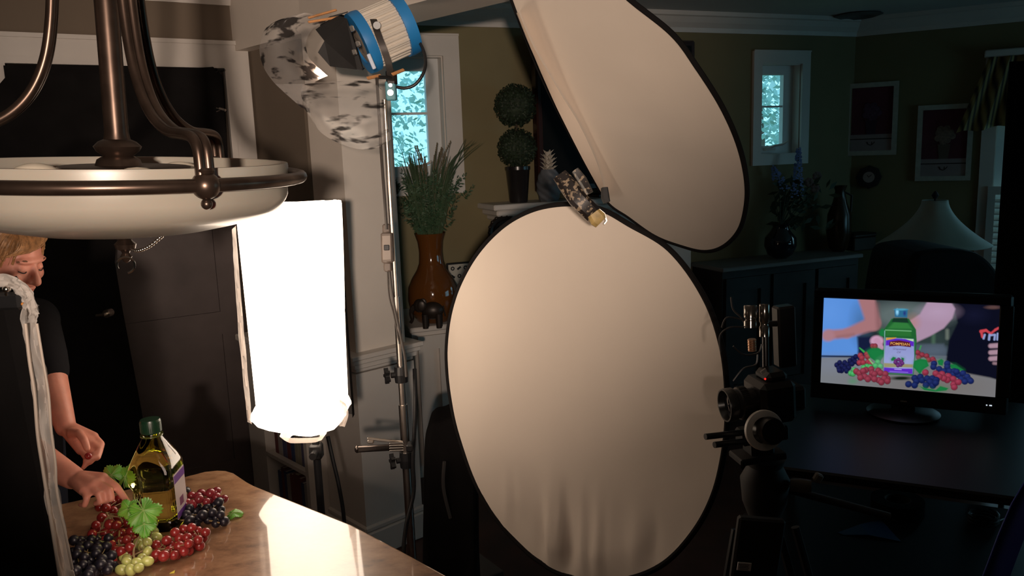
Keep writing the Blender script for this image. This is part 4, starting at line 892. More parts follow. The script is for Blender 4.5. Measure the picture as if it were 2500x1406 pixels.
put(sm(pold([(520, 520), (640, 520), (760, 620), (760, 700), (530, 700)]), 14), (22, 30, 62))
for c_ in ((590, 150, 78, 668, 400, 66), (668, 400, 62, 420, 488, 44), (420, 488, 40, 250, 500, 42)): put(sm(capd(*c_), 16), (172, 120, 124))
put(sm(capd(700, 230, 18, 715, 430, 22), 20)*.5, (120, 80, 84)); put(sm(elld(235, 505, 62, 52), 16), (176, 128, 138)); put(sm(capd(480, 500, 12, 330, 520, 12), 14)*.4, (130, 88, 92))
put(sm(pold([(0, 705), (540, 700), (1100, 690), (1330, 700), (1800, 945), (1900, 1300), (0, 1300)]), 5), (124, 128, 134)); put(sm(elld(1250, 980, 520, 150), 140)*.6, (118, 104, 94)); put(sm(elld(300, 760, 260, 70), 50)*.5, (128, 136, 156)); put(sm(capd(180, 690, 7, 510, 700, 7), 6), (18, 22, 48))
put(sm(pold([(1020, 590), (1300, 590), (1330, 700), (1330, 745), (1040, 700)]), 14)*.7, (84, 96, 112))
put(sm(pold([(1390, 100), (1900, 100), (1900, 960), (1690, 900), (1500, 860), (1320, 740), (1345, 560), (1420, 400), (1395, 280)]), 9), (13, 15, 32)); put(sm(elld(1560, 330, 90, 60), 50)*.5, (26, 28, 56))
put(sm(pold([(1165, 190), (1350, 190), (1400, 275), (1375, 360), (1300, 450), (1180, 520), (1060, 575), (990, 440), (1000, 380), (1090, 320)]), 9), (176, 146, 172)); put(sm(elld(1250, 300, 110, 50), 60)*.5, (196, 170, 200)); put(sm(elld(1030, 400, 50, 60), 40)*.5, (190, 130, 110))
put(sm(elld(1720, 262, 60, 16), 8)*.7, (110, 80, 76))
for c_ in ((1620, 480, 15, 1660, 470, 12), (1620, 480, 10, 1630, 530, 10), (1660, 470, 10, 1700, 500, 10), (1700, 500, 9, 1740, 465, 9), (1740, 465, 10, 1765, 450, 10)): put(sm(capd(*c_), 5), (205, 70, 80))
for c_ in ((1640, 545, 8, 1650, 510, 8), (1685, 555, 9, 1690, 510, 9), (1700, 515, 8, 1735, 510, 8), (1730, 555, 8, 1735, 515, 8), (1755, 555, 8, 1758, 500, 8)): put(sm(capd(*c_), 5), (150, 165, 215))
for y in (612, 672, 728): put(sm(capd(1700, y, 20, 1790, y-6, 22), 8), (176, 142, 158))
put(sm(capd(1725, 770, 12, 1790, 775, 12), 8), (150, 120, 130))
put(sm(elld(700, 560, 62, 48), 10), (206, 160, 190)); put(sm(capd(700, 560, 28, 740, 620, 24), 8), (200, 150, 180))
rg = np.random.RandomState(4)
def grapes(P_, c, r_=24):
    for x, y in P_:
        put(sm(elld(x, y, r_+2, r_+2), 3), tuple(v*.45 for v in c)); put(sm(elld(x, y, r_, r_), 3), c); put(sm(elld(x-r_*.2, y-r_*.3, r_*.55, r_*.45), r_*.5)*.5, tuple(min(255, v*1.45+25) for v in c))
def leaf2(P_): put(sm(pold(P_), 4), (20, 112, 60)); put(sm(pold(P_), 26)*.5, (34, 140, 72))
leaf2([(720, 480), (745, 450), (772, 460), (772, 520), (730, 515)]); put(sm(capd(540, 622, 5, 580, 655, 9), 4), (60, 170, 80)); put(sm(capd(1100, 608, 5, 1085, 650, 6), 4), (60, 160, 80))
grapes([(662, 606), (684, 606), (1072, 668), (1110, 690), (1150, 700), (1080, 712), (1170, 735), (1205, 730), (1215, 750)], (122, 42, 56), 22)
grapes([(325, 772), (352, 752), (345, 800), (378, 782), (400, 752), (425, 770), (450, 735), (480, 718), (505, 700), (500, 745), (470, 765), (440, 800), (400, 805), (372, 825), (420, 828), (350, 822), (530, 760), (545, 720)], (16, 20, 62), 22)
grapes([(548, 690), (562, 712), (608, 680), (615, 700), (540, 755), (575, 755), (622, 750), (640, 760)], (134, 44, 58), 24)
leaf2([(605, 650), (650, 625), (720, 625), (765, 650), (765, 700), (735, 740), (690, 745), (640, 710)]); put(sm(capd(630, 725, 5, 665, 765, 7), 4), (140, 190, 130))
grapes([(710, 752), (688, 785), (735, 790), (610, 790), (580, 800), (460, 850), (490, 820), (480, 855), (640, 795)], (60, 150, 84), 24)
# bottle on the screen
put(sm(pold([(835, 360), (990, 360), (1055, 460), (1062, 560), (1035, 880), (760, 862), (766, 455)]), 4), (34, 100, 50)); put(sm(pold([(860, 390), (975, 395), (1020, 455), (800, 450)]), 10), (52, 128, 62)); put(sm(pold([(850, 355), (975, 355), (990, 400), (835, 390)]), 5), (24, 56, 42))
put(sm(pold([(780, 465), (1010, 475), (1012, 520), (785, 515)]), 8)*.9, (46, 118, 52)); put(sm(pold([(775, 458), (1015, 470), (1015, 478), (775, 466)]), 3), (120, 190, 130)); put(sm(capd(772, 470, 3, 768, 850, 3), 3), (150, 200, 200)); put(sm(capd(1046, 560, 4, 1030, 870, 4), 3), (60, 120, 90))
put(sm(pold([(858, 270), (980, 275), (976, 352), (864, 345)]), 4), (46, 110, 150)); put(sm(elld(885, 300, 12, 24), 8), (150, 220, 255)); put(sm(elld(952, 312, 12, 20), 8), (40, 60, 130)); put(sm(elld(920, 278, 55, 9), 4), (80, 160, 190))
put(sm(pold([(782, 530), (1035, 545), (1040, 700), (1024, 862), (764, 842), (772, 690)]), 3), (150, 158, 214)); put(sm(pold([(785, 532), (880, 530), (860, 548), (785, 556)]), 3), (216, 160, 60)); put(sm(pold([(930, 540), (1032, 548), (1032, 568), (980, 556)]), 3), (190, 230, 170))
put(sm(pold([(784, 556), (870, 540), (960, 545), (1036, 570), (1036, 612), (940, 600), (860, 600), (782, 602)]), 3), (96, 42, 196)); put(sm(pold([(818, 566), (900, 556), (1000, 574), (1012, 620), (900, 606), (812, 612)]), 3), (92, 28, 44))
put(sm(elld(895, 770, 120, 60), 60)*.25, (200, 210, 245)); put(sm(pold([(766, 760), (1030, 775), (1028, 805), (900, 800), (768, 800)]), 5), (156, 150, 112)); put(sm(pold([(768, 800), (900, 812), (1026, 815), (1024, 862), (764, 842)]), 3), (98, 44, 200)); put(sm(capd(865, 818, 3, 925, 822, 3), 3), (190, 180, 240)); put(sm(capd(820, 836, 2, 985, 848, 2), 2), (170, 150, 235))
leaf2([(830, 725), (850, 705), (875, 712), (870, 740), (835, 742)]); leaf2([(925, 712), (950, 718), (948, 745), (925, 740)])
grapes([(875, 740), (900, 730), (925, 745), (882, 765), (912, 765), (870, 755), (895, 785), (920, 780), (935, 765)], (92, 40, 104), 15)
put(sm(elld(925, 900, 90, 16), 8), (22, 34, 24)); put(sm(elld(480, 920, 40, 26), 16)*.5, (70, 150, 100))
# foreground fruit on the screen
leaf2([(1040, 745), (1090, 725), (1150, 735), (1170, 790), (1130, 815), (1090, 865), (1050, 820), (1030, 800)]); leaf2([(1245, 745), (1280, 728), (1300, 745), (1290, 790), (1255, 780)]); leaf2([(1350, 775), (1400, 780), (1470, 830), (1410, 845), (1360, 810)])
grapes([(510, 832), (540, 850), (600, 822), (650, 815), (575, 830), (660, 850), (715, 830), (590, 880), (550, 890), (640, 890), (680, 860), (735, 850), (720, 915), (680, 905), (780, 860), (800, 905), (770, 900), (620, 905), (745, 935), (800, 925)], (122, 44, 60), 27)
grapes([(1215, 770), (1210, 800), (1260, 820), (1330, 770), (1330, 800), (1300, 840), (1350, 840), (1390, 840), (1380, 870), (1425, 875), (1465, 860), (1450, 910), (1500, 890), (1520, 920), (1480, 935), (1530, 930), (1410, 845)], (20, 32, 84), 26)
grapes([(1230, 860), (1285, 865), (1340, 885), (1380, 910), (1330, 920), (1300, 905), (1385, 960), (1425, 940), (1390, 985), (1260, 890), (1140, 850)], (128, 42, 62), 27)
grapes([(1045, 900), (1095, 890), (1060, 930), (1110, 920), (1155, 905), (1200, 905), (1235, 920), (1180, 935), (1215, 955), (990, 955), (1045, 965), (1145, 965), (1205, 970), (1230, 945)], (18, 30, 80), 28)
leaf2([(1090, 975), (1130, 990), (1230, 1010), (1270, 975), (1340, 995), (1320, 1015), (1230, 1025), (1130, 1010)])
img *= .9
me = bpy.data.meshes.new('screen_picture'); P_ = []; o0 = Vector(mo.location)
for j in range(NY+1):
    for i in range(NX+1): P_.append(mc+mh*((i/NX-.5)*MW)-mv*((j/NY-.5)*MH)+mn*.004-o0)
me.from_pydata([tuple(p) for p in P_], [], [(j*(NX+1)+i, (j+1)*(NX+1)+i, (j+1)*(NX+1)+i+1, j*(NX+1)+i+1) for j in range(NY) for i in range(NX)])
ca = me.color_attributes.new('picture', 'FLOAT_COLOR', 'POINT'); arr = np.ones(((NX+1)*(NY+1), 4)); arr[:, :3] = img.reshape(-1, 3); ca.data.foreach_set('color', arr.ravel().astype(np.float32))
SCM = bpy.data.materials.new('lit_screen'); SCM.use_nodes = True; n = SCM.node_tree; n.nodes.clear(); at_ = n.nodes.new('ShaderNodeAttribute'); at_.attribute_name = 'picture'; e_ = n.nodes.new('ShaderNodeEmission'); o_ = n.nodes.new('ShaderNodeOutputMaterial'); e_.inputs[1].default_value = 1.0
n.links.new(at_.outputs['Color'], e_.inputs[0]); n.links.new(e_.outputs[0], o_.inputs[0]); me.materials.append(SCM)
scr = bpy.data.objects.new('screen', me); col.objects.link(scr); scr.parent = mo; scr['label'] = 'lit screen picture'
def scr_text(txt, x, y, size, m, shear=0):
    u = (x-180)/1575; v = (y-(168+.0485*(x-190)))/(760+.0488*(x-180))
    c = bpy.data.curves.new(txt.lower(), 'FONT'); c.body = txt; c.size = size; c.align_x = 'CENTER'; c.align_y = 'CENTER'; c.extrude = .0002; c.shear = shear; c.offset = .0002
    o = bpy.data.objects.new('lettering', c); col.objects.link(o); bpy.context.view_layer.update()
    me = bpy.data.meshes.new_from_object(o); bpy.data.objects.remove(o); me.materials.append(m)
    p = mc+mh*((u-.5)*MW)-mv*((v-.5)*MH)+mn*.0055-o0
    me.transform(Matrix.Translation(p) @ Matrix((mh, mv, mn)).transposed().to_4x4()); o = bpy.data.objects.new('lettering', me); col.objects.link(o); o.parent = scr; return o
scr_text('POMPEIAN', 912, 590, .0135, emis('gold_letters', lin((214, 160, 84)), 1)); scr_text('Grapeseed', 905, 636, .0100, emis('grey_letters', lin((110, 108, 150)), 1), .4); scr_text('Oil', 900, 664, .0100, emis('grey_letters', lin((110, 108, 150)), 1), .4)
# table under the monitor
ztop_ = zt
tb = thing('equipment_table', (1.55, 2.55, 0), 'black equipment table carrying the monitor in the dark corner', 'table')
TBK = mat('black_table_top', (.006, .006, .007), .45, spec=.3)
tx, ty = Vector((math.cos(-.448), math.sin(-.448), 0)), Vector((-math.sin(-.448), math.cos(-.448), 0)); RTb = Matrix((mh, Vector((-mh.y, mh.x, 0)), Vector((0, 0, 1)))).transposed()
tcn = Vector((mc.x, mc.y, 0))-Vector((-mh.y, mh.x, 0))*.20+mh*.1
b = MB(); b.box(tcn+Vector((0, 0, zt-.015)), (1.15, .95, .03), RTb, .006); b.build('table_top', TBK, tb)
b = MB(); b.box(tcn+Vector((0, 0, .405)), (1.05, .88, .03), RTb, .006); b.build('lower_shelf', TBK, tb); zt = .42
for sx_ in (-.53, .53):
    for sy_ in (-.43, .43): b = MB(); b.box(tcn+mh*sx_+Vector((-mh.y, mh.x, 0))*sy_+Vector((0, 0, (ztop_-.03)/2)), (.04, .04, ztop_-.03), RTb, .004); b.build('leg', TBK, tb)
q = Zp(2190, 1250, zt); o = thing('tape_roll', q, 'black roll of tape lying on the lower table shelf below the monitor', 'tape roll'); b = MB(); b.lathe([(.048, 0), (.095, 0), (.095, .055), (.048, .055)], q, 40, closed=True); b.build('tape', mat('dull_black_tape', (.008, .008, .008), .9, spec=.05), o, 40); b = MB(); b.lathe([(.044, .001), (.048, .001), (.048, .054), (.044, .054)], q, 40, closed=True); b.build('cardboard_core', mat('dim_card', (.05, .045, .035), .8), o, 40)
q = Zp(2095, 1290, zt); o = thing('blue_gleam_sheet', q, 'thin glossy blue sheet put in for a gleam beside the tape roll', 'gleam_sheet'); BLS = mat('blue_plastic_sheet', (.02, .06, .14), .4); b = MB(); b.grid([[Zp(2045, 1300, zt+.002), Zp(2100, 1280, zt+.012), Zp(2150, 1268, zt+.002)], [Zp(2060, 1306, zt+.002), Zp(2120, 1306, zt+.010), Zp(2200, 1322, zt+.002)]]); b.build('sheet', BLS, o, solid=.0015)  # blue sheet added to imitate a gleam on the dark surface
q = Zp(2400, 1280, zt); b = MB(); b.tube([q+Vector((.05*math.cos(k*.5)*(1+.05*math.sin(k)), .05*math.sin(k*.5), .006+.001*k)) for k in range(40)], .005, 6); b.tube(crom([q+Vector((.05, 0, .01)), q+Vector((.12, .03, .01)), q+Vector((.18, .02, .006))], 6), .004, 6); recenter(tag(b.build('coiled_cable', BLACKP, None, 1), 'coiled black cable lying right of the tape roll', 'cable'))
# blue strip at the lower right corner
P_ = [(2512, 1160), (2470, 1230), (2440, 1300), (2400, 1406), (2390, 1450)]; Q_ = [(2560, 1160), (2540, 1230), (2510, 1300), (2470, 1406), (2460, 1450)]
b = MB(); b.grid([[D(x0+(x1-x0)*k/4, y0, 1.5)+Vector((0, .012*math.sin(k*1.7), 0)) for k in range(5)] for (x0, y0), (x1, _) in zip(P_, Q_)]); o = b.build('blue_tarp', mat('deep_blue_nylon', (.02, .04, .30), .55), None, 1, solid=.003); recenter(o); tag(o, 'dark blue nylon strap sloping across the lower right corner', 'strap')
# black flag at the right edge
fg = thing('black_flag', D(2530, 1000, 2.2), 'tall black fabric flag standing at the right edge of the view', 'flag')
b = MB(); P_ = [D(2470, 150, 3.3), D(2600, 145, 3.2), D(2600, 1300, 3.2), D(2476, 1300, 3.3)]; P_[3] = Vector((P_[0].x, P_[0].y, .3)); P_[2] = Vector((P_[1].x, P_[1].y, .3)); b.prism(P_, Vector((0, .015, 0))); b.build('flag_cloth', BLACKC, fg)
b = MB(); p = (P_[0]+P_[1])/2; b.cyl(Vector((p.x, p.y+.03, 0)), Vector((p.x, p.y+.03, p.z+.02)), .012, 12); b.build('flag_pole', BLACKP, fg, 1)

# ------------------------------------------------------------------ film camera and tripod
vc = thing('film_camera', D(1870, 1110, 1.62), 'black film camera rig with a lens and follow focus aimed at the bottle', 'camera')
lx = Vector((-.975, -.16, -.06)).normalized(); lu = Vector((0, 0, 1)); ly = lu.cross(lx).normalized(); lu = lx.cross(ly)
RV = Matrix((lx, ly, lu)).transposed()
lp = D(1768, 990, 1.60)
LB = mat('lens_black', (.014, .013, .013), .3, spec=.6)
b = MB(); b.lathe([(0, -.012), (.026, -.012), (.030, 0), (.033, 0), (.034, -.003), (.034, -.018), (.030, -.021), (.030, -.028), (.032, -.030), (.032, -.046), (.028, -.048), (.028, -.065), (.0, -.065)], lp, 48, lx); ln = b.build('lens', LB, vc, 40)
b = MB(); b.lathe([(0, -.008), (.012, -.009), (.0255, -.0118), (.0255, -.0125), (0, -.0125)], lp, 32, lx); b.build('front_glass', mat('coated_glass', (.01, .012, .02), .05, Coat_Weight=1), ln, 40)
b = MB()
for k in range(48):
    a = 2*math.pi*k/48; c = lp-lx*.038+(ly*math.cos(a)+lu*math.sin(a))*.0325; b.box(c, (.014, .0022, .002), RV @ Matrix.Rotation(a, 3, 'X'))
b.build('focus_gear', LB, ln)
bc = lp-lx*.098
b = MB(); b.box(bc+lu*.002, (.075, .09, .085), RV, .010); b.box(bc+lu*.050-lx*.005, (.045, .06, .022), RV, .008); b.build('camera_body', BLACKP, vc)
b = MB(); b.box(bc-lx*.050, (.03, .06, .05), RV, .006); b.build('battery_plate', BLACKM, vc)
b = MB(); c = D(1915, 820, 1.66); b.box(c, (.040, .03, .13), RV, .004); b.build('recorder', BLACKP, vc)
b = MB(); b.cyl(D(1870, 930, 1.64), D(1868, 760, 1.64), .007, 12); b.cyl(D(1868, 790, 1.64), D(1915, 790, 1.65), .006, 10); b.build('accessory_arm', LB, vc, 1)
for (x0, y0, y1, r_) in ((1832, 745, 800, .013), (1866, 742, 822, .010)):
    ct_, cb_ = D(x0, y0, 1.585), D(x0, y1, 1.585); h = (ct_-cb_).length; b = MB(); b.lathe([(0, 0), (r_, 0), (r_, h*.3), (r_*.8, h*.34), (r_*.8, h*.42), (r_, h*.46), (r_, h*.96), (r_*.9, h), (0, h)], cb_, 20, ct_-cb_); b.build('chrome_coupling', mat('dark_chrome', (.35, .32, .29), .15, .95), vc, 40)
b = MB(); c = D(1836, 842, 1.585); b.cyl(c-lu*.012, c+lu*.012, .008, 14)
for k in range(5): b.lathe([(.0075, -.001), (.009, 0), (.0075, .001)], c+lu*(k-2)*.005, 14, lu)
b.build('copper_connector', mat('copper_braid', (.70, .42, .27), .3, .9), vc, 1)
b = MB(); b.ball(D(1868, 925, 1.575), .0022, 10); b.build('record_light', emis('red_led', (1, .03, .02), .9), vc, 1)
b = MB(); b.box(D(1864, 906, 1.575), (.012, .004, .006), RV @ Matrix.Rotation(.5, 3, 'Y')); b.box(D(1926, 943, 1.58), (.018, .003, .004), RV); b.build('label_plate', mat('grey_print', (.30, .28, .26), .5), vc)
for k, pts in enumerate(([(1790, 930), (1815, 900), (1845, 890), (1850, 865)], [(1762, 800), (1775, 775), (1810, 780), (1818, 790)], [(1760, 860), (1758, 820), (1780, 800), (1815, 798)], [(1790, 845), (1815, 865), (1850, 862), (1860, 840)], [(1785, 725), (1790, 755), (1810, 775), (1820, 790)])):
    b = MB(); b.tube(crom([D(x, y, 1.59) for x, y in pts], 6), .0018, 6); b.build('wire', LB, vc, 1)
for (x0, y0, x1, y1) in ((1722, 1066, 1850, 1052), (1744, 1086, 1860, 1072)):
    b = MB(); b.cyl(D(x0, y0, 1.56), D(x1, y1, 1.60), .0062, 16); b.build('support_rod', LB, vc, 1)
b = MB(); c = D(1868, 1062, 1.60); b.box(c+Vector(FW)*.02, (.10, .04, .03), RV, .004); b.box(D(1852, 1090, 1.63), (.05, .05, .05), RV, .006); b.build('rod_clamp', BLACKM, vc)
fc = D(1865, 1050, 1.555); fa = (-Vector(FW)+Vector((.16, 0, .04))).normalized()
b = MB(); b.lathe([(.026, -.004), (.0385, -.004), (.0395, -.002), (.0395, .003), (.0385, .005), (.026, .005)], fc, 56, fa, closed=True); ff = b.build('marking_ring', mat('white_marking_disc', (.85, .80, .74), .5), vc, 40)
b = MB(); b.lathe([(0, -.02), (.027, -.02), (.027, .004), (.026, .020), (.024, .024), (0, .024)], fc+Vector(RT)*.008, 40, fa); b.build('focus_knob', LB, vc, 40)
b = MB(); b.box(D(1860, 970, 1.62), (.12, .03, .012), RV, .003); b.box(D(1850, 1110, 1.63), (.10, .06, .014), RV, .003); b.build('base_plate', BLACKM, vc)
tp = D(1868, 1135, 1.66); tr_ = thing('tripod', (tp.x, tp.y, 0), 'black camera tripod under the film camera with a small white sticker', 'tripod')
b = MB(); b.lathe([(0, -.12), (.03, -.12), (.045, -.08), (.05, -.03), (.035, 0), (.04, .015), (0, .02)], tp, 28); b.cyl(tp-Vector((0, 0, .04)), tp+Vector((.24, -.05, -.10)), .008, 10); hd = b.build('fluid_head', BLACKM, tr_, 40)
b = MB(); b.lathe([(.0, -.02), (.012, -.02), (.014, 0), (.012, .02), (0, .02)], tp+Vector((.06, -.04, -.03)), 16, (1, -.3, 0)); b.build('drag_knob', mat('dim_grey_knob', (.10, .09, .07), .5), hd, 40)
b = MB(); b.box(D(1997, 1166, 1.60), (.016, .014, .018), Matrix.Rotation(.5, 3, 'Y'), .003); b.build('pan_handle_cap', mat('grey_rubber', (.16, .15, .13), .6), hd)
for k, (x, y) in enumerate(((1806, 1500), (1920, 1500), (1880, 1400))):
    top_p = tp+Vector(((-.045, .045, 0)[k], (-.01, -.01, .06)[k], -.14)); foot = Vector(((tp.x-.28, tp.x+.30, tp.x+.02)[k], (tp.y-.22, tp.y-.18, tp.y+.42)[k], .01)); v_ = foot-top_p
    b = MB(); s_ = v_.cross(Vector(FW)).normalized()*.018
    for sg in (-1, 1): b.tube([top_p+s_*sg, top_p+v_*.55+s_*sg], .009, 8)
    b.tube([top_p+v_*.35, foot], .008, 8); b.box(top_p+v_*.55, (.05, .025, .04), None, .005); lg = b.build('leg', BLACKP, tr_, 40); b = MB(); b.ball(foot+Vector((0, 0, .004)), .014, 10); b.build('rubber_foot', BLACKM, lg, 1)
b = MB(); R_ = Matrix.Rotation(.12, 3, 'Y'); cst = D(1817, 1383, 1.52); b.box(cst, (.026, .002, .016), R_); sk = b.build('sticker', mat('white_sticker', (.85, .78, .78), .6), tr_); b = MB()
for k in range(4): b.box(cst+Vector((-.001, -.0016, .0048-.0032*k)), (.020-.003*(k % 2), .0006, .0009), R_)
b.build('sticker_print', mat('grey_ink', (.08, .07, .08), .7), sk)
b = MB(); b.box(D(1817, 1383, 1.535)+Vector((.02, 0, 0)), (.09, .018, .20), R_, .004); b.build('spreader_plate', BLACKM, tr_)

# ------------------------------------------------------------------ oil bottle
bb0 = Zp(396, 1281, .91); BR = Matrix.Rotation(math.radians(4), 3, 'Z')
OIL = bpy.data.materials.new('olive_oil_in_clear_plastic'); OIL.use_nodes = True; n = OIL.node_tree; pb = n.nodes['Principled BSDF']; pb.inputs['Transmission Weight'].default_value = 1; pb.inputs['IOR'].default_value = 1.47; pb.inputs['Roughness'].default_value = .02; pb.inputs['Base Color'].default_value = (.98, .99, .85, 1)
va = n.nodes.new('ShaderNodeVolumeAbsorption'); va.inputs[0].default_value = (.84, .84, .02, 1); va.inputs[1].default_value = 9; n.links.new(va.outputs[0], n.nodes['Material Output'].inputs['Volume'])
bo = thing('oil_bottle', bb0, 'big clear bottle of golden green oil with a dark green cap on the granite', 'bottle')
def sect(h, r_, z, flute=0, n=96, dx=0):
    R_ = []
    for k in range(n):
        a = 2*math.pi*k/n; c_, s_ = math.cos(a), math.sin(a); p = r_
        x = h*math.copysign(abs(c_)**p, c_); y = h*math.copysign(abs(s_)**p, s_)
        if flute: f_ = 1-flute*(.5+.5*math.cos(a*28)); x *= f_; y *= f_
        R_.append(bb0+BR @ Vector((x+dx, y, 0))+Vector((0, 0, z)))
    R_.append(R_[0]); return R_
lev = [(.044, .5, .0, 0), (.052, .4, .003, 0), (.054, .33, .012, 0), (.0545, .30, .022, 0), (.0515, .32, .028, .01), (.0515, .32, .05, .015), (.0515, .32, .075, .015), (.0505, .32, .080, .01), (.0515, .32, .085, .015), (.0515, .32, .108, .015), (.0505, .32, .113, .01), (.0515, .32, .118, .015), (.0525, .30, .124, .0), (.0555, .28, .130, 0), (.0565, .27, .140, 0), (.0565, .27, .165, 0), (.0550, .32, .172, 0), (.050, .48, .190, 0), (.042, .58, .208, 0), (.033, .72, .228, 0), (.026, .9, .242, 0), (.022, 1, .250, 0), (.021, 1, .256, 0)]
b = MB(); b.grid([sect(h, r_, z, f_) for h, r_, z, f_ in lev]); b.add([q for q in sect(.044, .6, 0)[:-1]], [tuple(range(96))]); b.add([q for q in sect(.021, 1, .256)[:-1]], [tuple(range(96))]); b.build('bottle_body', OIL, bo, 50, weld=True)
CAPM = mat('dark_green_cap', (.006, .030, .014), .3)
b = MB(); b.lathe([(0, .2565), (.024, .2565), (.0255, .259), (.0255, .287), (.024, .292), (0, .293)], bb0, 48); cp_ = b.build('screw_cap', CAPM, bo, 40); b = MB()
for k in range(40): a = 2*math.pi*k/40; b.box(bb0+Vector((.0256*math.cos(a), .0256*math.sin(a), .273)), (.0012, .0018, .026), Matrix.Rotation(a, 3, 'Z'))
b.build('grip_ribs', CAPM, cp_); b = MB(); b.lathe([(.0215, .248), (.028, .248), (.028, .252), (.0215, .252)], bb0, 40, closed=True); b.build('neck_ring', mat('green_clear_ring', (.12, .14, .03), .15, Transmission_Weight=.5), bo, 40)
# label on the side turned to the lantern/right
LBL = mat('pale_label', (.42, .36, .36), .4); PUR = mat('purple_label', (.10, .03, .20), .4)
def lab(z0, z1, m, name, off, f0=-.9, f1=.9, par=None):
    b = MB(); rows = []
    for i in range(7):
        z = z0+(z1-z0)*i/6; rows.append([bb0+BR @ Vector((.0570+off, .043*f0+(.043*(f1-f0))*k/10, 0))+Vector((0, 0, z)) for k in range(11)])
    b.grid(rows); return b.build(name, m, par or bo, solid=.0006)
lb_ = lab(.028, .150, LBL, 'label', 0); lab(.125, .146, PUR, 'purple_band', .0006, par=lb_); lab(.030, .046, PUR, 'purple_band', .0006, par=lb_); lab(.056, .078, mat('printed_grapes', (.12, .03, .08), .5), 'printed_grapes', .0006, -.3, .3, lb_)

# ------------------------------------------------------------------ grapes
def grape_mat(name, c, rough=.22, sss=.25):
    return mat(name, c, rough, var=.25, scale=30, Subsurface_Weight=sss, Subsurface_Radius=(.01, .004, .002), Coat_Weight=.25)
GRM = {'red': grape_mat('red_grape_skin', (.26, .022, .022)), 'black': grape_mat('black_grape_skin', (.009, .008, .016), .42, .05), 'green': grape_mat('green_grape_skin', (.46, .50, .16), .25, .4), 'wine': grape_mat('wine_grape_skin', (.19, .018, .026))}
STM = mat('grape_stem', (.28, .20, .09), .7, var=.2)
proto = {}
def bunch(kind, P_, label, mode, stempath=None, r0=.0122, elong=1.0):
    """P_: list of (px,py,height above the stone)"""
    pts = []
    for x, y, h in P_:
        pts.append(Zp(x, y, .91+h))
    for it in range(12):       # push grapes out of one another
        for i in range(len(pts)):
            for j in range(i):
                d_ = pts[i]-pts[j]; L_ = d_.length
                if 1e-6 < L_ < r0*1.72: m_ = d_*(r0*1.72-L_)/L_*.5; pts[i] = pts[i]+m_; pts[j] = pts[j]-m_
            pts[i].z = max(pts[i].z, .91+r0*.97)
    c = sum(pts, Vector())/len(pts); root = thing(mode, (c.x, c.y, .91), label, 'grapes', 'grape bunches around the bottle')
    key = (kind, elong)
    for i, p in enumerate(pts):
        if key not in proto:
            b = MB(); b.ball((0, 0, 0), (r0, r0, r0*elong), 20); o = b.build('grape', GRM[kind], None, 1); proto[key] = o
        else: o = proto[key].copy(); col.objects.link(o)
        s_ = random.uniform(.9, 1.1); o.parent = root; o.location = p-root.location; o.scale = (s_,)*3; o.rotation_euler = (random.uniform(-1.2, 1.2), random.uniform(-1.2, 1.2), random.uniform(0, 3))
    b = MB(); n_ = max(3, len(pts)//5); srt = sorted(pts, key=lambda q: q.x+q.y*.3); spine = [sum(srt[k*len(srt)//n_:(k+1)*len(srt)//n_], Vector())/max(1, len(srt[k*len(srt)//n_:(k+1)*len(srt)//n_])) for k in range(n_)]
    b.tube(crom(spine, 5), .0022, 6)
    for p in pts: q = min(spine, key=lambda t_: (t_-p).length); b.tube([q, p], .0011, 5)
    if stempath: b.tube(crom([Zp(x, y, .91+h) for x, y, h in stempath], 5), .0022, 6)
    b.build('grape_stem', STM, root, 1)
    return root
c5 = lambda L_: [(x/2.7786, 900+y/2.7786) for x, y in L_]
def withh(L_, f_): return [(x, y, f_(i)) for i, (x, y) in enumerate(c5(L_))]
hr = [.040, .030, .022, .013]
R1 = [(725, 945), (690, 1010), (860, 1045), (800, 1000), (790, 1060), (650, 1060), (715, 1115), (825, 1115), (625, 1120), (890, 1105), (755, 1195), (820, 1170), (880, 1210), (820, 1240), (760, 1300), (700, 1170), (675, 940), (760, 960), (840, 990), (770, 1110), (745, 1055), (860, 1160), (900, 1160), (700, 900), (760, 905), (650, 1085), (780, 1230), (880, 1260), (930, 1115), (845, 900), (800, 890), (830, 1060)]
bunch('red', withh(R1, lambda i: hr[i % 4] if i < 22 else .013), 'large bunch of red grapes left of the bottle under the pointing hand', 'grape_bunch', [(246, 1300, .02), (260, 1265, .05), (290, 1262, .05), (300, 1275, .04)])
B1 = [(510+38*(k % 7)+random.uniform(-8, 8)+(k//7 % 2)*18, 1165+34*(k//7)+random.uniform(-8, 8)) for k in range(52)]
bunch('black', [(x, y, (.034, .02, .013)[i % 3]) for i, (x, y) in enumerate(c5(B1))], 'bunch of black grapes at the lower left edge of the granite', 'grape_bunch')
G1 = [(1040, 1045), (1045, 1110), (1000, 1175), (945, 1190), (1000, 1240), (965, 1290), (930, 1320), (860, 1290), (885, 1365), (825, 1365), (1000, 1305), (840, 1275), (860, 1310), (1060, 1140), (940, 1350), (960, 1200)]
bunch('green', withh(G1, lambda i: (.030, .022, .036, .018)[i % 4]), 'small bunch of pale green grapes in front of the bottle', 'grape_bunch', [(346, 1283, .03), (349, 1300, .03), (336, 1315, .035), (326, 1345, .04), (328, 1365, .03)], .0115, 1.22)
R2 = [(1190, 1115), (1245, 1090), (1300, 1080), (1340, 1100), (1395, 1110), (1215, 1145), (1270, 1145), (1060, 1195), (1130, 1165), (1215, 1205), (1270, 1200), (1145, 1235), (1110, 1270), (1180, 1265), (1345, 1160), (1240, 1240), (1060, 1260), (1310, 1140), (1380, 1150), (1310, 1195), (1350, 1200), (1080, 1230), (1160, 1200), (1050, 1280), (1220, 1260), (1280, 1235)]
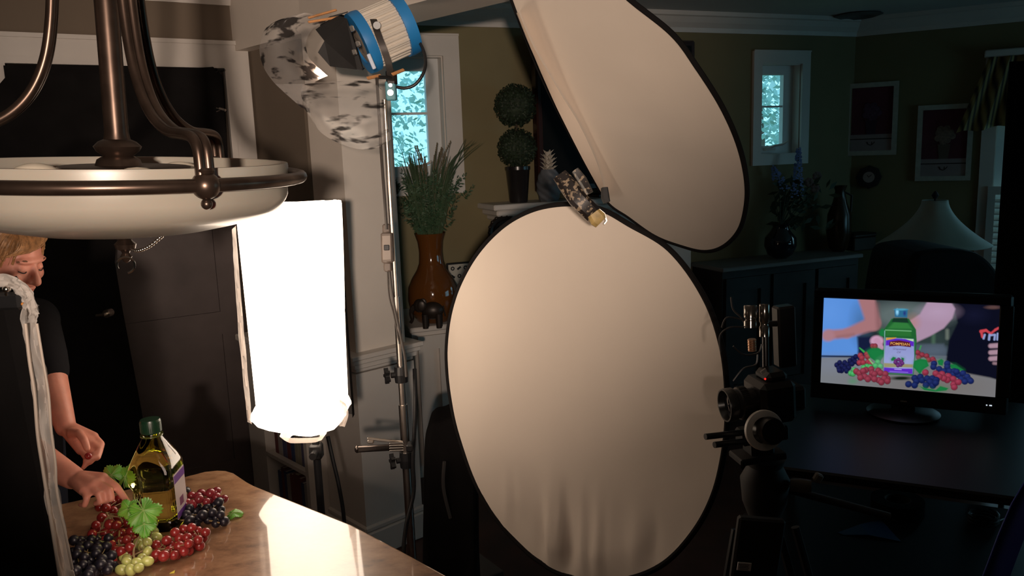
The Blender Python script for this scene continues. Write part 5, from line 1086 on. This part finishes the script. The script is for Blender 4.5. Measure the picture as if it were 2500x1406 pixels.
bunch('red', withh(R2, lambda i: (.034, .026, .034, .020)[i % 4] if i < 17 else .013), 'bunch of red grapes stretching right from the bottle base', 'grape_bunch')
R3 = [(1300, 860), (1365, 845), (1405, 870), (1465, 835), (1465, 870), (1510, 880), (1350, 890), (1310, 915), (1265, 880), (1440, 850), (1395, 900), (1430, 890), (1340, 865), (1270, 910)]
bunch('wine', withh(R3, lambda i: (.046, .040, .034)[i % 3]), 'dark red grapes heaped behind the black ones right of the bottle', 'grape_bunch')
B3 = [(1485, 905), (1405, 940), (1455, 930), (1285, 950), (1270, 985), (1325, 970), (1375, 990), (1440, 985), (1500, 955), (1495, 990), (1290, 1030), (1350, 1020), (1465, 1050), (1520, 1035), (1420, 1020), (1265, 830), (1340, 940), (1300, 1000), (1390, 960), (1460, 1010), (1275, 1050), (1330, 1050)]
bunch('black', withh(B3, lambda i: (.034, .026, .018)[i % 3] if i < 12 else .013), 'bunch of black grapes right of the bottle with a green leaf beside it', 'grape_bunch', [(385, 1272, .012), (420, 1270, .014), (500, 1270, .012), (535, 1276, .02)])
# vine leaves
LEAF = mat('vine_leaf', (.09, .32, .03), .45, var=.3, scale=30, Subsurface_Weight=.2); VEIN = mat('leaf_vein', (.22, .36, .10), .5)
def vleaf(px, py, dep, size, nrm, tip, label, lobes=5):
    c = D(px, py, dep) if dep > 0 else Zp(px, py, .91-dep); nrm = Vector(nrm).normalized(); t_ = Vector(tip); t_ = (t_-nrm*t_.dot(nrm)).normalized(); u = nrm.cross(t_)
    out = []; NN = 120
    for k in range(NN):
        a = 2*math.pi*k/NN; r_ = size*(.62+.26*abs(math.cos(a*lobes/2))+.13*math.cos(a)); r_ *= 1+.07*((k % 4)-1.5)/1.5
        if abs(a-math.pi) < .22: r_ *= .35
        out.append((r_*math.cos(a), r_*math.sin(a)))
    rows = []
    for j in range(9):
        f_ = j/8; rows.append([c+t_*(x*f_)+u*(y*f_)+nrm*(-.9*(x*x+y*y)*f_*f_/size*.35+size*.07*math.sin(x/size*5)*f_+size*.06*math.cos(y/size*7)*f_) for x, y in out+[out[0]]])
    zm = min(q.z for r_ in rows for q in r_); up_ = max(0, .9108-zm)
    for r_ in rows:
        for q in r_: q.z = max(q.z, .9106)
    b = MB(); b.grid(rows); o = thing('vine_leaf', (c.x, c.y, max(.91, zm)), label, 'leaf', 'vine leaves around the bottle'); b.build('leaf_blade', LEAF, o, 1, solid=.0006)
    b = MB()
    for k in range(lobes):
        i = int(NN*k/lobes) % NN; b.tube([rows[0][i]+nrm*.001, rows[4][i]+nrm*.0012, rows[7][i]+nrm*.001], [.0012, .0009, .0004], 5)
    b.tube(crom([c+nrm*.001, c-t_*size*.5-nrm*.004, c-t_*size*.8-nrm*.012], 4), .0013, 5); b.build('leaf_vein', VEIN, o, 1)
tc_ = (Vector(CAM)-D(350, 1250, 1.95)).normalized()
vleaf(350, 1246, 1.915, .046, tc_+Vector((0, 0, .4)), (.25, 0, -.8), 'big bright green vine leaf standing against the front of the bottle')
vleaf(352, 1280, 1.905, .030, tc_+Vector((0, 0, .7)), (.1, -.3, -.9), 'small green vine leaf hanging just below the big leaf on the bottle')
vleaf(272, 1160, 2.06, .034, Vector((.1, -.8, .6)), (-.5, 0, .8), 'pale green vine leaf rising behind the pointing hand')
vleaf(306, 1165, 2.07, .036, Vector((-.2, -.9, .4)), (.2, 0, .9), 'darker green vine leaf close behind the left side of the bottle')
vleaf(568, 1252, -.012, .026, Vector((-.1, -.25, 1)), (1, .15, 0), 'green leaf lying on the granite at the right end of the black grapes', 3)
vleaf(315, 1240, 1.925, .030, tc_+Vector((-.3, 0, .3)), (-.7, 0, -.4), 'dark green leaf under the fingertip left of the bottle')
q = Zp(422, 1398, .911); b = MB(); b.prism([q+Vector((-.006, -.004, 0)), q+Vector((.005, -.003, 0)), q+Vector((.002, .008, .001))], (0, 0, .0015)); recenter(tag(b.build('leaf_scrap', mat('yellow_scrap', (.7, .6, .08), .6), None), 'tiny yellow leaf scrap on the granite at the lower edge of the picture', 'scrap'))

# ------------------------------------------------------------------ draped softbox in the left foreground
sb = thing('softbox', Vector((-.98, 1.36, .91)), 'black softbox at the left edge, its front hung with sheer white cloth', 'studio light')
bpx = [(-160, 712), (0, 712), (45, 703), (60, 722), (62, 745), (52, 790), (66, 870), (78, 960), (88, 1050), (106, 1180), (122, 1280), (140, 1390), (150, 1460)]
P_ = [D(x, y, 1.40) for x, y in bpx]
for p in P_: p.z = max(p.z, .915)
P_ += [Vector((P_[-1].x-.02, P_[-1].y, .915)), Vector((P_[0].x-.1, P_[0].y, .915))]
b = MB(); b.prism(P_, Vector((-.10, .16, 0))); b.build('black_shell', BLACKC, sb)
b = MB(); b.box(D(20, 735, 1.385), (.05, .02, .03), None, .005); bk_ = b.build('corner_bracket', BLACKP, sb); b = MB(); b.ball(D(16, 706, 1.37), .007, 12); b.cyl(D(16, 706, 1.37), D(16, 730, 1.38), .003, 8); b.build('rod_tip', CHROME, bk_, 1)
b = MB(); b.ball(D(55, 742, 1.38), .0028, 8); b.build('orange_rivet', mat('orange_rivet', (.6, .22, .04), .4), bk_, 1)
b = MB(); b.grid(cloth_strip([(45, 700), (60, 735), (52, 790), (68, 870), (80, 950), (88, 1040), (100, 1130), (112, 1210), (125, 1290), (140, 1370), (150, 1440)], [(92, 745), (95, 772), (92, 800), (104, 870), (119, 960), (126, 1050), (136, 1130), (140, 1200), (160, 1300), (178, 1390), (190, 1440)], 1.385, 60, 12, .007, 2)); b.build('sheer_curtain', VOIL, sb, 1)
b = MB(); b.tube(crom([D(x, y, 1.375) for x, y in [(62, 790), (72, 880), (84, 960), (92, 1060), (104, 1140), (118, 1230), (134, 1330), (148, 1420)]], 6), .0028, 6); b.tube(crom([D(x, y, 1.38) for x, y in [(90, 790), (103, 870), (118, 960), (125, 1050), (135, 1130), (139, 1200), (159, 1300), (177, 1390)]], 6), .0022, 6); b.build('curtain_hem', mat('white_hem', (.66, .55, .46), .7), sb, 1)
b = MB(); b.grid(cloth_strip([(-80, 668), (0, 672), (35, 684), (60, 705), (75, 735), (60, 765)], [(-80, 715), (0, 700), (28, 708), (52, 735), (60, 770), (62, 790)], 1.37, 30, 8, .006, 5)); b.build('folded_cloth', VOIL, sb, 1)
b = MB(); b.grid(cloth_strip([(-80, 690), (0, 668), (40, 678), (72, 700), (84, 725), (97, 766)], [(-80, 730), (0, 700), (35, 705), (58, 722), (66, 745), (70, 772)], 1.36, 30, 8, .005, 11)); b.build('folded_cloth', VOIL, sb, 1)

# ------------------------------------------------------------------ person
def hull_tube(b, p0, r0, p1, r1, n=14):
    p0, p1 = Vector(p0), Vector(p1); b.tube([p0, p1], [r0, r1], n); b.ball(p0, r0, n); b.ball(p1, r1, n)
def chain(b, P_, R_, n=14):
    for i in range(len(P_)-1): hull_tube(b, P_[i], R_[i], P_[i+1], R_[i+1], n)
def fuse(b, name, m, parent, voxel, it=6):
    me = bpy.data.meshes.new('t'); me.from_pydata([tuple(q) for q in b.v], [], b.f); me.update(); t_ = bpy.data.objects.new('t', me); col.objects.link(t_)
    q = t_.modifiers.new('r', 'REMESH'); q.mode = 'VOXEL'; q.voxel_size = voxel; q.use_smooth_shade = True
    q = t_.modifiers.new('s', 'SMOOTH'); q.iterations = it; q.factor = .5
    bpy.context.view_layer.update(); dg = bpy.context.evaluated_depsgraph_get(); m2 = bpy.data.meshes.new_from_object(t_.evaluated_get(dg)); bpy.data.objects.remove(t_)
    m2.transform(Matrix.Translation(-origin(parent))); m2.materials.clear(); m2.materials.append(m); m2.name = name
    for p in m2.polygons: p.use_smooth = True
    o = bpy.data.objects.new(name, m2); col.objects.link(o); o.parent = parent; return o
SKIN = mat('skin', (.60, .25, .18), .45, var=.08, scale=40, bump=.08, Subsurface_Weight=.25, Subsurface_Radius=(.02, .008, .004))
hc = D(20, 628, 2.28); fz = math.radians(-14); tiltd = math.radians(24)
hf = Vector((math.cos(fz)*math.cos(tiltd), math.sin(fz)*math.cos(tiltd), -math.sin(tiltd))); hs = Vector((-math.sin(fz), math.cos(fz), 0)); hu = hf.cross(hs)
RH = Matrix((hf, hs, hu)).transposed(); H_ = lambda a, c_, e_: hc+RH @ Vector((a, c_, e_))
pr = thing('person', (-1.56, 2.42, 0), 'person with short blond hair in a black shirt arranging grapes beside the bottle', 'person')
b = MB()
b.ball(H_(-.01, 0, .025), (.094, .075, .088), 32, RH); b.ball(H_(.03, 0, -.02), (.062, .062, .09), 32, RH); b.ball(H_(.045, 0, -.075), (.042, .042, .042), 24, RH)
b.ball(H_(.076, 0, .026), (.018, .05, .012), 20, RH)      # brow
chain(b, [H_(.088, 0, .010), H_(.104, 0, -.018), H_(.108, 0, -.030)], [.009, .011, .013]); b.ball(H_(.098, .012, -.032), .009, 12); b.ball(H_(.098, -.012, -.032), .009, 12)
for s_ in (-1, 1):
    b.ball(H_(.072, .030*s_, .004), (.014, .015, .011), 16, RH); b.ball(H_(.066, .040*s_, -.025), (.02, .02, .022), 16, RH); b.ball(H_(-.005, .076*s_, -.005), (.016, .008, .030), 16, RH)
b.ball(H_(.090, 0, -.056), (.010, .022, .007), 16, RH); b.ball(H_(.088, 0, -.067), (.010, .020, .007), 16, RH); b.ball(H_(.078, 0, -.095), (.018, .02, .016), 16, RH)
nk = H_(-.03, 0, -.13); chest = Vector((-1.60, 2.36, 1.30)); pel = Vector((-1.66, 2.44, .95))
chain(b, [H_(-.02, 0, -.05), nk, Vector((-1.56, 2.33, 1.43))], [.055, .055, .065], 20)
lat = Vector((.375, .927, 0)); shR = Vector((-1.585, 2.20, 1.38)); shL = Vector((-1.50, 2.46, 1.38))
chain(b, [shR, shL], [.06, .06], 18); chain(b, [chest-lat*.07, pel-lat*.06], [.12, .12], 20); chain(b, [chest+lat*.07, pel+lat*.06], [.12, .12], 20)
for s_ in (-1, 1): chain(b, [pel+lat*.09*s_, pel+lat*.10*s_+Vector((-.01, 0, -.45)), pel+lat*.10*s_+Vector((-.05, .02, -.87)), pel+lat*.10*s_+Vector((.09, -.02, -.92))], [.10, .062, .045, .032], 18)
elL = D(108, 868, 2.28); wrL = D(160, 1042, 2.20); elR = D(20, 1075, 2.12); wrR = D(178, 1166, 2.03)
chain(b, [shL, elL, elL.lerp(wrL, .35), wrL], [.055, .042, .042, .027], 18); chain(b, [shR, elR, elR.lerp(wrR, .35), wrR], [.055, .045, .044, .029], 18)
def hand(b, wr, K, fingers, thumb, rp=.017, rf=.0088):
    for k in K: hull_tube(b, wr, .021, k, rp*.78)
    for i in range(3): hull_tube(b, K[i], rp*.7, K[i+1], rp*.7)
    m_ = sum(K, Vector())/4; hull_tube(b, wr.lerp(m_, .4), .022, m_, .017)
    for f_, k, s_ in zip(fingers, K, (1, 1.02, .97, .86)): chain(b, [k]+f_, [rf*1.25*s_, rf*1.12*s_, rf*.98*s_, rf*.82*s_], 10)
    chain(b, thumb, [.015, .0115, .0105, .0088], 12)
dd = lambda L_: [D(*q) for q in L_]
hand(b, wrL, dd([(229, 1066, 2.19), (222, 1079, 2.17), (211, 1091, 2.155), (198, 1099, 2.145)]), [dd([(247, 1084, 2.17), (243, 1103, 2.14), (229, 1109, 2.125)]), dd([(243, 1098, 2.145), (238, 1117, 2.12), (224, 1119, 2.11)]), dd([(228, 1112, 2.13), (220, 1128, 2.11), (209, 1124, 2.105)]), dd([(211, 1118, 2.12), (209, 1134, 2.105), (203, 1142, 2.10)])], dd([(176, 1056, 2.16), (194, 1058, 2.135), (206, 1074, 2.12), (213, 1095, 2.115)]))
hand(b, wrR, dd([(252, 1166, 2.005), (240, 1180, 1.985), (223, 1191, 1.97), (206, 1198, 1.965)]), [dd([(284, 1188, 1.99), (301, 1211, 1.98), (314, 1229, 1.975)]), dd([(268, 1198, 1.965), (272, 1217, 1.96), (257, 1224, 1.965)]), dd([(242, 1206, 1.95), (247, 1224, 1.95), (233, 1229, 1.96)]), dd([(212, 1216, 1.945), (207, 1233, 1.945), (196, 1232, 1.955)])], dd([(200, 1172, 2.03), (226, 1182, 2.035), (252, 1198, 2.03), (272, 1214, 2.02)]))
body = fuse(b, 'body', SKIN, pr, .0036, 5)
b = MB()
for pts in ([(309, 1222, 1.968), (314, 1228, 1.967), (317, 1232, 1.969)],): P_ = dd(pts); b.ball(P_[1]-Vector(FW)*.0, (.0052, .003, .0062), 12)
b.build('fingernail', mat('fingernail', (.66, .40, .33), .3), body, 1)
HAIR = mat('dark_blond_hair', (.30, .15, .06), .5, var=.4, scale=90)
b = MB(); b.ball(H_(-.022, 0, .038), (.100, .084, .086), 32, RH); b.ball(H_(-.055, 0, -.02), (.06, .076, .07), 24, RH); hair = fuse(b, 'hair', HAIR, pr, .006, 3)
b = MB()
for k in range(420):
    a = random.uniform(-1.55, 1.55); e_ = random.uniform(.0, 1.0); sd = 1 if a > 0 else -1
    r_ = lambda th, ph, rr=1.0: H_(-.022+.104*rr*math.cos(th)*math.cos(ph), .088*rr*math.cos(th)*math.sin(ph), .038+.090*rr*math.sin(th))
    ph0 = random.uniform(-.4, .4)+math.pi*random.choice((0, 0, 1)); ph1 = random.uniform(.55, 2.9)*random.choice((-1, 1)); th1 = random.uniform(-.5, .35)
    P_ = [r_(1.35, ph0), r_(1.0, ph0*.5+ph1*.5, 1.03), r_(.6+.3*th1, ph1*.85, 1.03), r_(th1, ph1, 1.02)]
    b.tube(crom(P_, 4), .0022, 4)
for k in range(90):
    y0 = random.uniform(-.05, .05); y1 = y0*.4-.050+random.uniform(-.03, .02); P_ = [H_(.02, y0*.6, .122), H_(.066, y0, .098), H_(.086, (y0+y1)/2, .072), H_(.078, y1, .050)]
    b.tube(crom(P_, 4), .0020, 4)
b.build('hair_strands', HAIR, hair, 1)
b = MB()
for s_ in (-1, 1): b.tube(crom([H_(.086, .018*s_, .022), H_(.086, .032*s_, .030), H_(.074, .050*s_, .024)], 4), .0028, 6)
b.build('eyebrow', mat('brow_hair', (.14, .06, .03), .8), pr, 1)
for s_ in (-1, 1):
    b = MB(); b.ball(H_(.076, .030*s_, .001), (.011, .013, .010), 16, RH); ey_ = b.build('eyelid', SKIN, pr, 1); b = MB(); b.tube(crom([H_(.085, .018*s_, -.003), H_(.0885, .030*s_, -.007), H_(.080, .044*s_, -.002)], 4), .0015, 5); b.build('eyelash', mat('lash', (.02, .012, .01), .8), ey_, 1)
SHIRT = mat('black_shirt', (.010, .010, .012), .9, spec=.1, bump=.3)
b = MB(); chain(b, [chest-lat*.07, pel-lat*.06+Vector((0, 0, -.02))], [.132, .134], 20); chain(b, [chest+lat*.07, pel+lat*.06+Vector((0, 0, -.02))], [.132, .134], 20); chain(b, [shR, shL], [.074, .074], 20)
chain(b, [shL, elL, elL.lerp(wrL, .22)], [.070, .060, .054], 18); chain(b, [shR, shR.lerp(elR, .55)], [.070, .066], 18); chain(b, [Vector((-1.56, 2.33, 1.40)), chest], [.085, .13], 18)
fuse(b, 'shirt', SHIRT, pr, .009, 6)
b = MB()
for s_ in (-1, 1): chain(b, [pel+lat*.09*s_, pel+lat*.10*s_+Vector((-.01, 0, -.45)), pel+lat*.10*s_+Vector((-.05, .02, -.84))], [.118, .085, .068], 18)
fuse(b, 'trousers', mat('dark_denim', (.012, .015, .03), .9), pr, .010, 6)
b = MB()
for s_ in (-1, 1): chain(b, [pel+lat*.10*s_+Vector((-.06, .02, -.91)), pel+lat*.10*s_+Vector((.12, -.03, -.92))], [.045, .038], 14)
fuse(b, 'shoes', BLACKM, pr, .008, 4)
q = D(216, 1113, 2.105); b = MB(); b.ball(q, .0095, 16); o = b.build('loose_grape', GRM['red'], None, 1); recenter(o); tag(o, 'single dark red grape held in the fingers of the raised hand', 'grape')

# ------------------------------------------------------------------ outdoors
TR = [mat('leaves_painted_sunlit', (.55, .82, .74), .8, var=.4, scale=2), mat('leaves_painted_shaded', (.36, .62, .56), .8, var=.4, scale=2)]  # daylight and shade put into the two leaf colours
struct(MB().box((1, 16, -.6), (60, 24, .2)).build('floor_lawn', mat('lawn_grass', (.10, .22, .08), .9, var=.3, scale=1)))
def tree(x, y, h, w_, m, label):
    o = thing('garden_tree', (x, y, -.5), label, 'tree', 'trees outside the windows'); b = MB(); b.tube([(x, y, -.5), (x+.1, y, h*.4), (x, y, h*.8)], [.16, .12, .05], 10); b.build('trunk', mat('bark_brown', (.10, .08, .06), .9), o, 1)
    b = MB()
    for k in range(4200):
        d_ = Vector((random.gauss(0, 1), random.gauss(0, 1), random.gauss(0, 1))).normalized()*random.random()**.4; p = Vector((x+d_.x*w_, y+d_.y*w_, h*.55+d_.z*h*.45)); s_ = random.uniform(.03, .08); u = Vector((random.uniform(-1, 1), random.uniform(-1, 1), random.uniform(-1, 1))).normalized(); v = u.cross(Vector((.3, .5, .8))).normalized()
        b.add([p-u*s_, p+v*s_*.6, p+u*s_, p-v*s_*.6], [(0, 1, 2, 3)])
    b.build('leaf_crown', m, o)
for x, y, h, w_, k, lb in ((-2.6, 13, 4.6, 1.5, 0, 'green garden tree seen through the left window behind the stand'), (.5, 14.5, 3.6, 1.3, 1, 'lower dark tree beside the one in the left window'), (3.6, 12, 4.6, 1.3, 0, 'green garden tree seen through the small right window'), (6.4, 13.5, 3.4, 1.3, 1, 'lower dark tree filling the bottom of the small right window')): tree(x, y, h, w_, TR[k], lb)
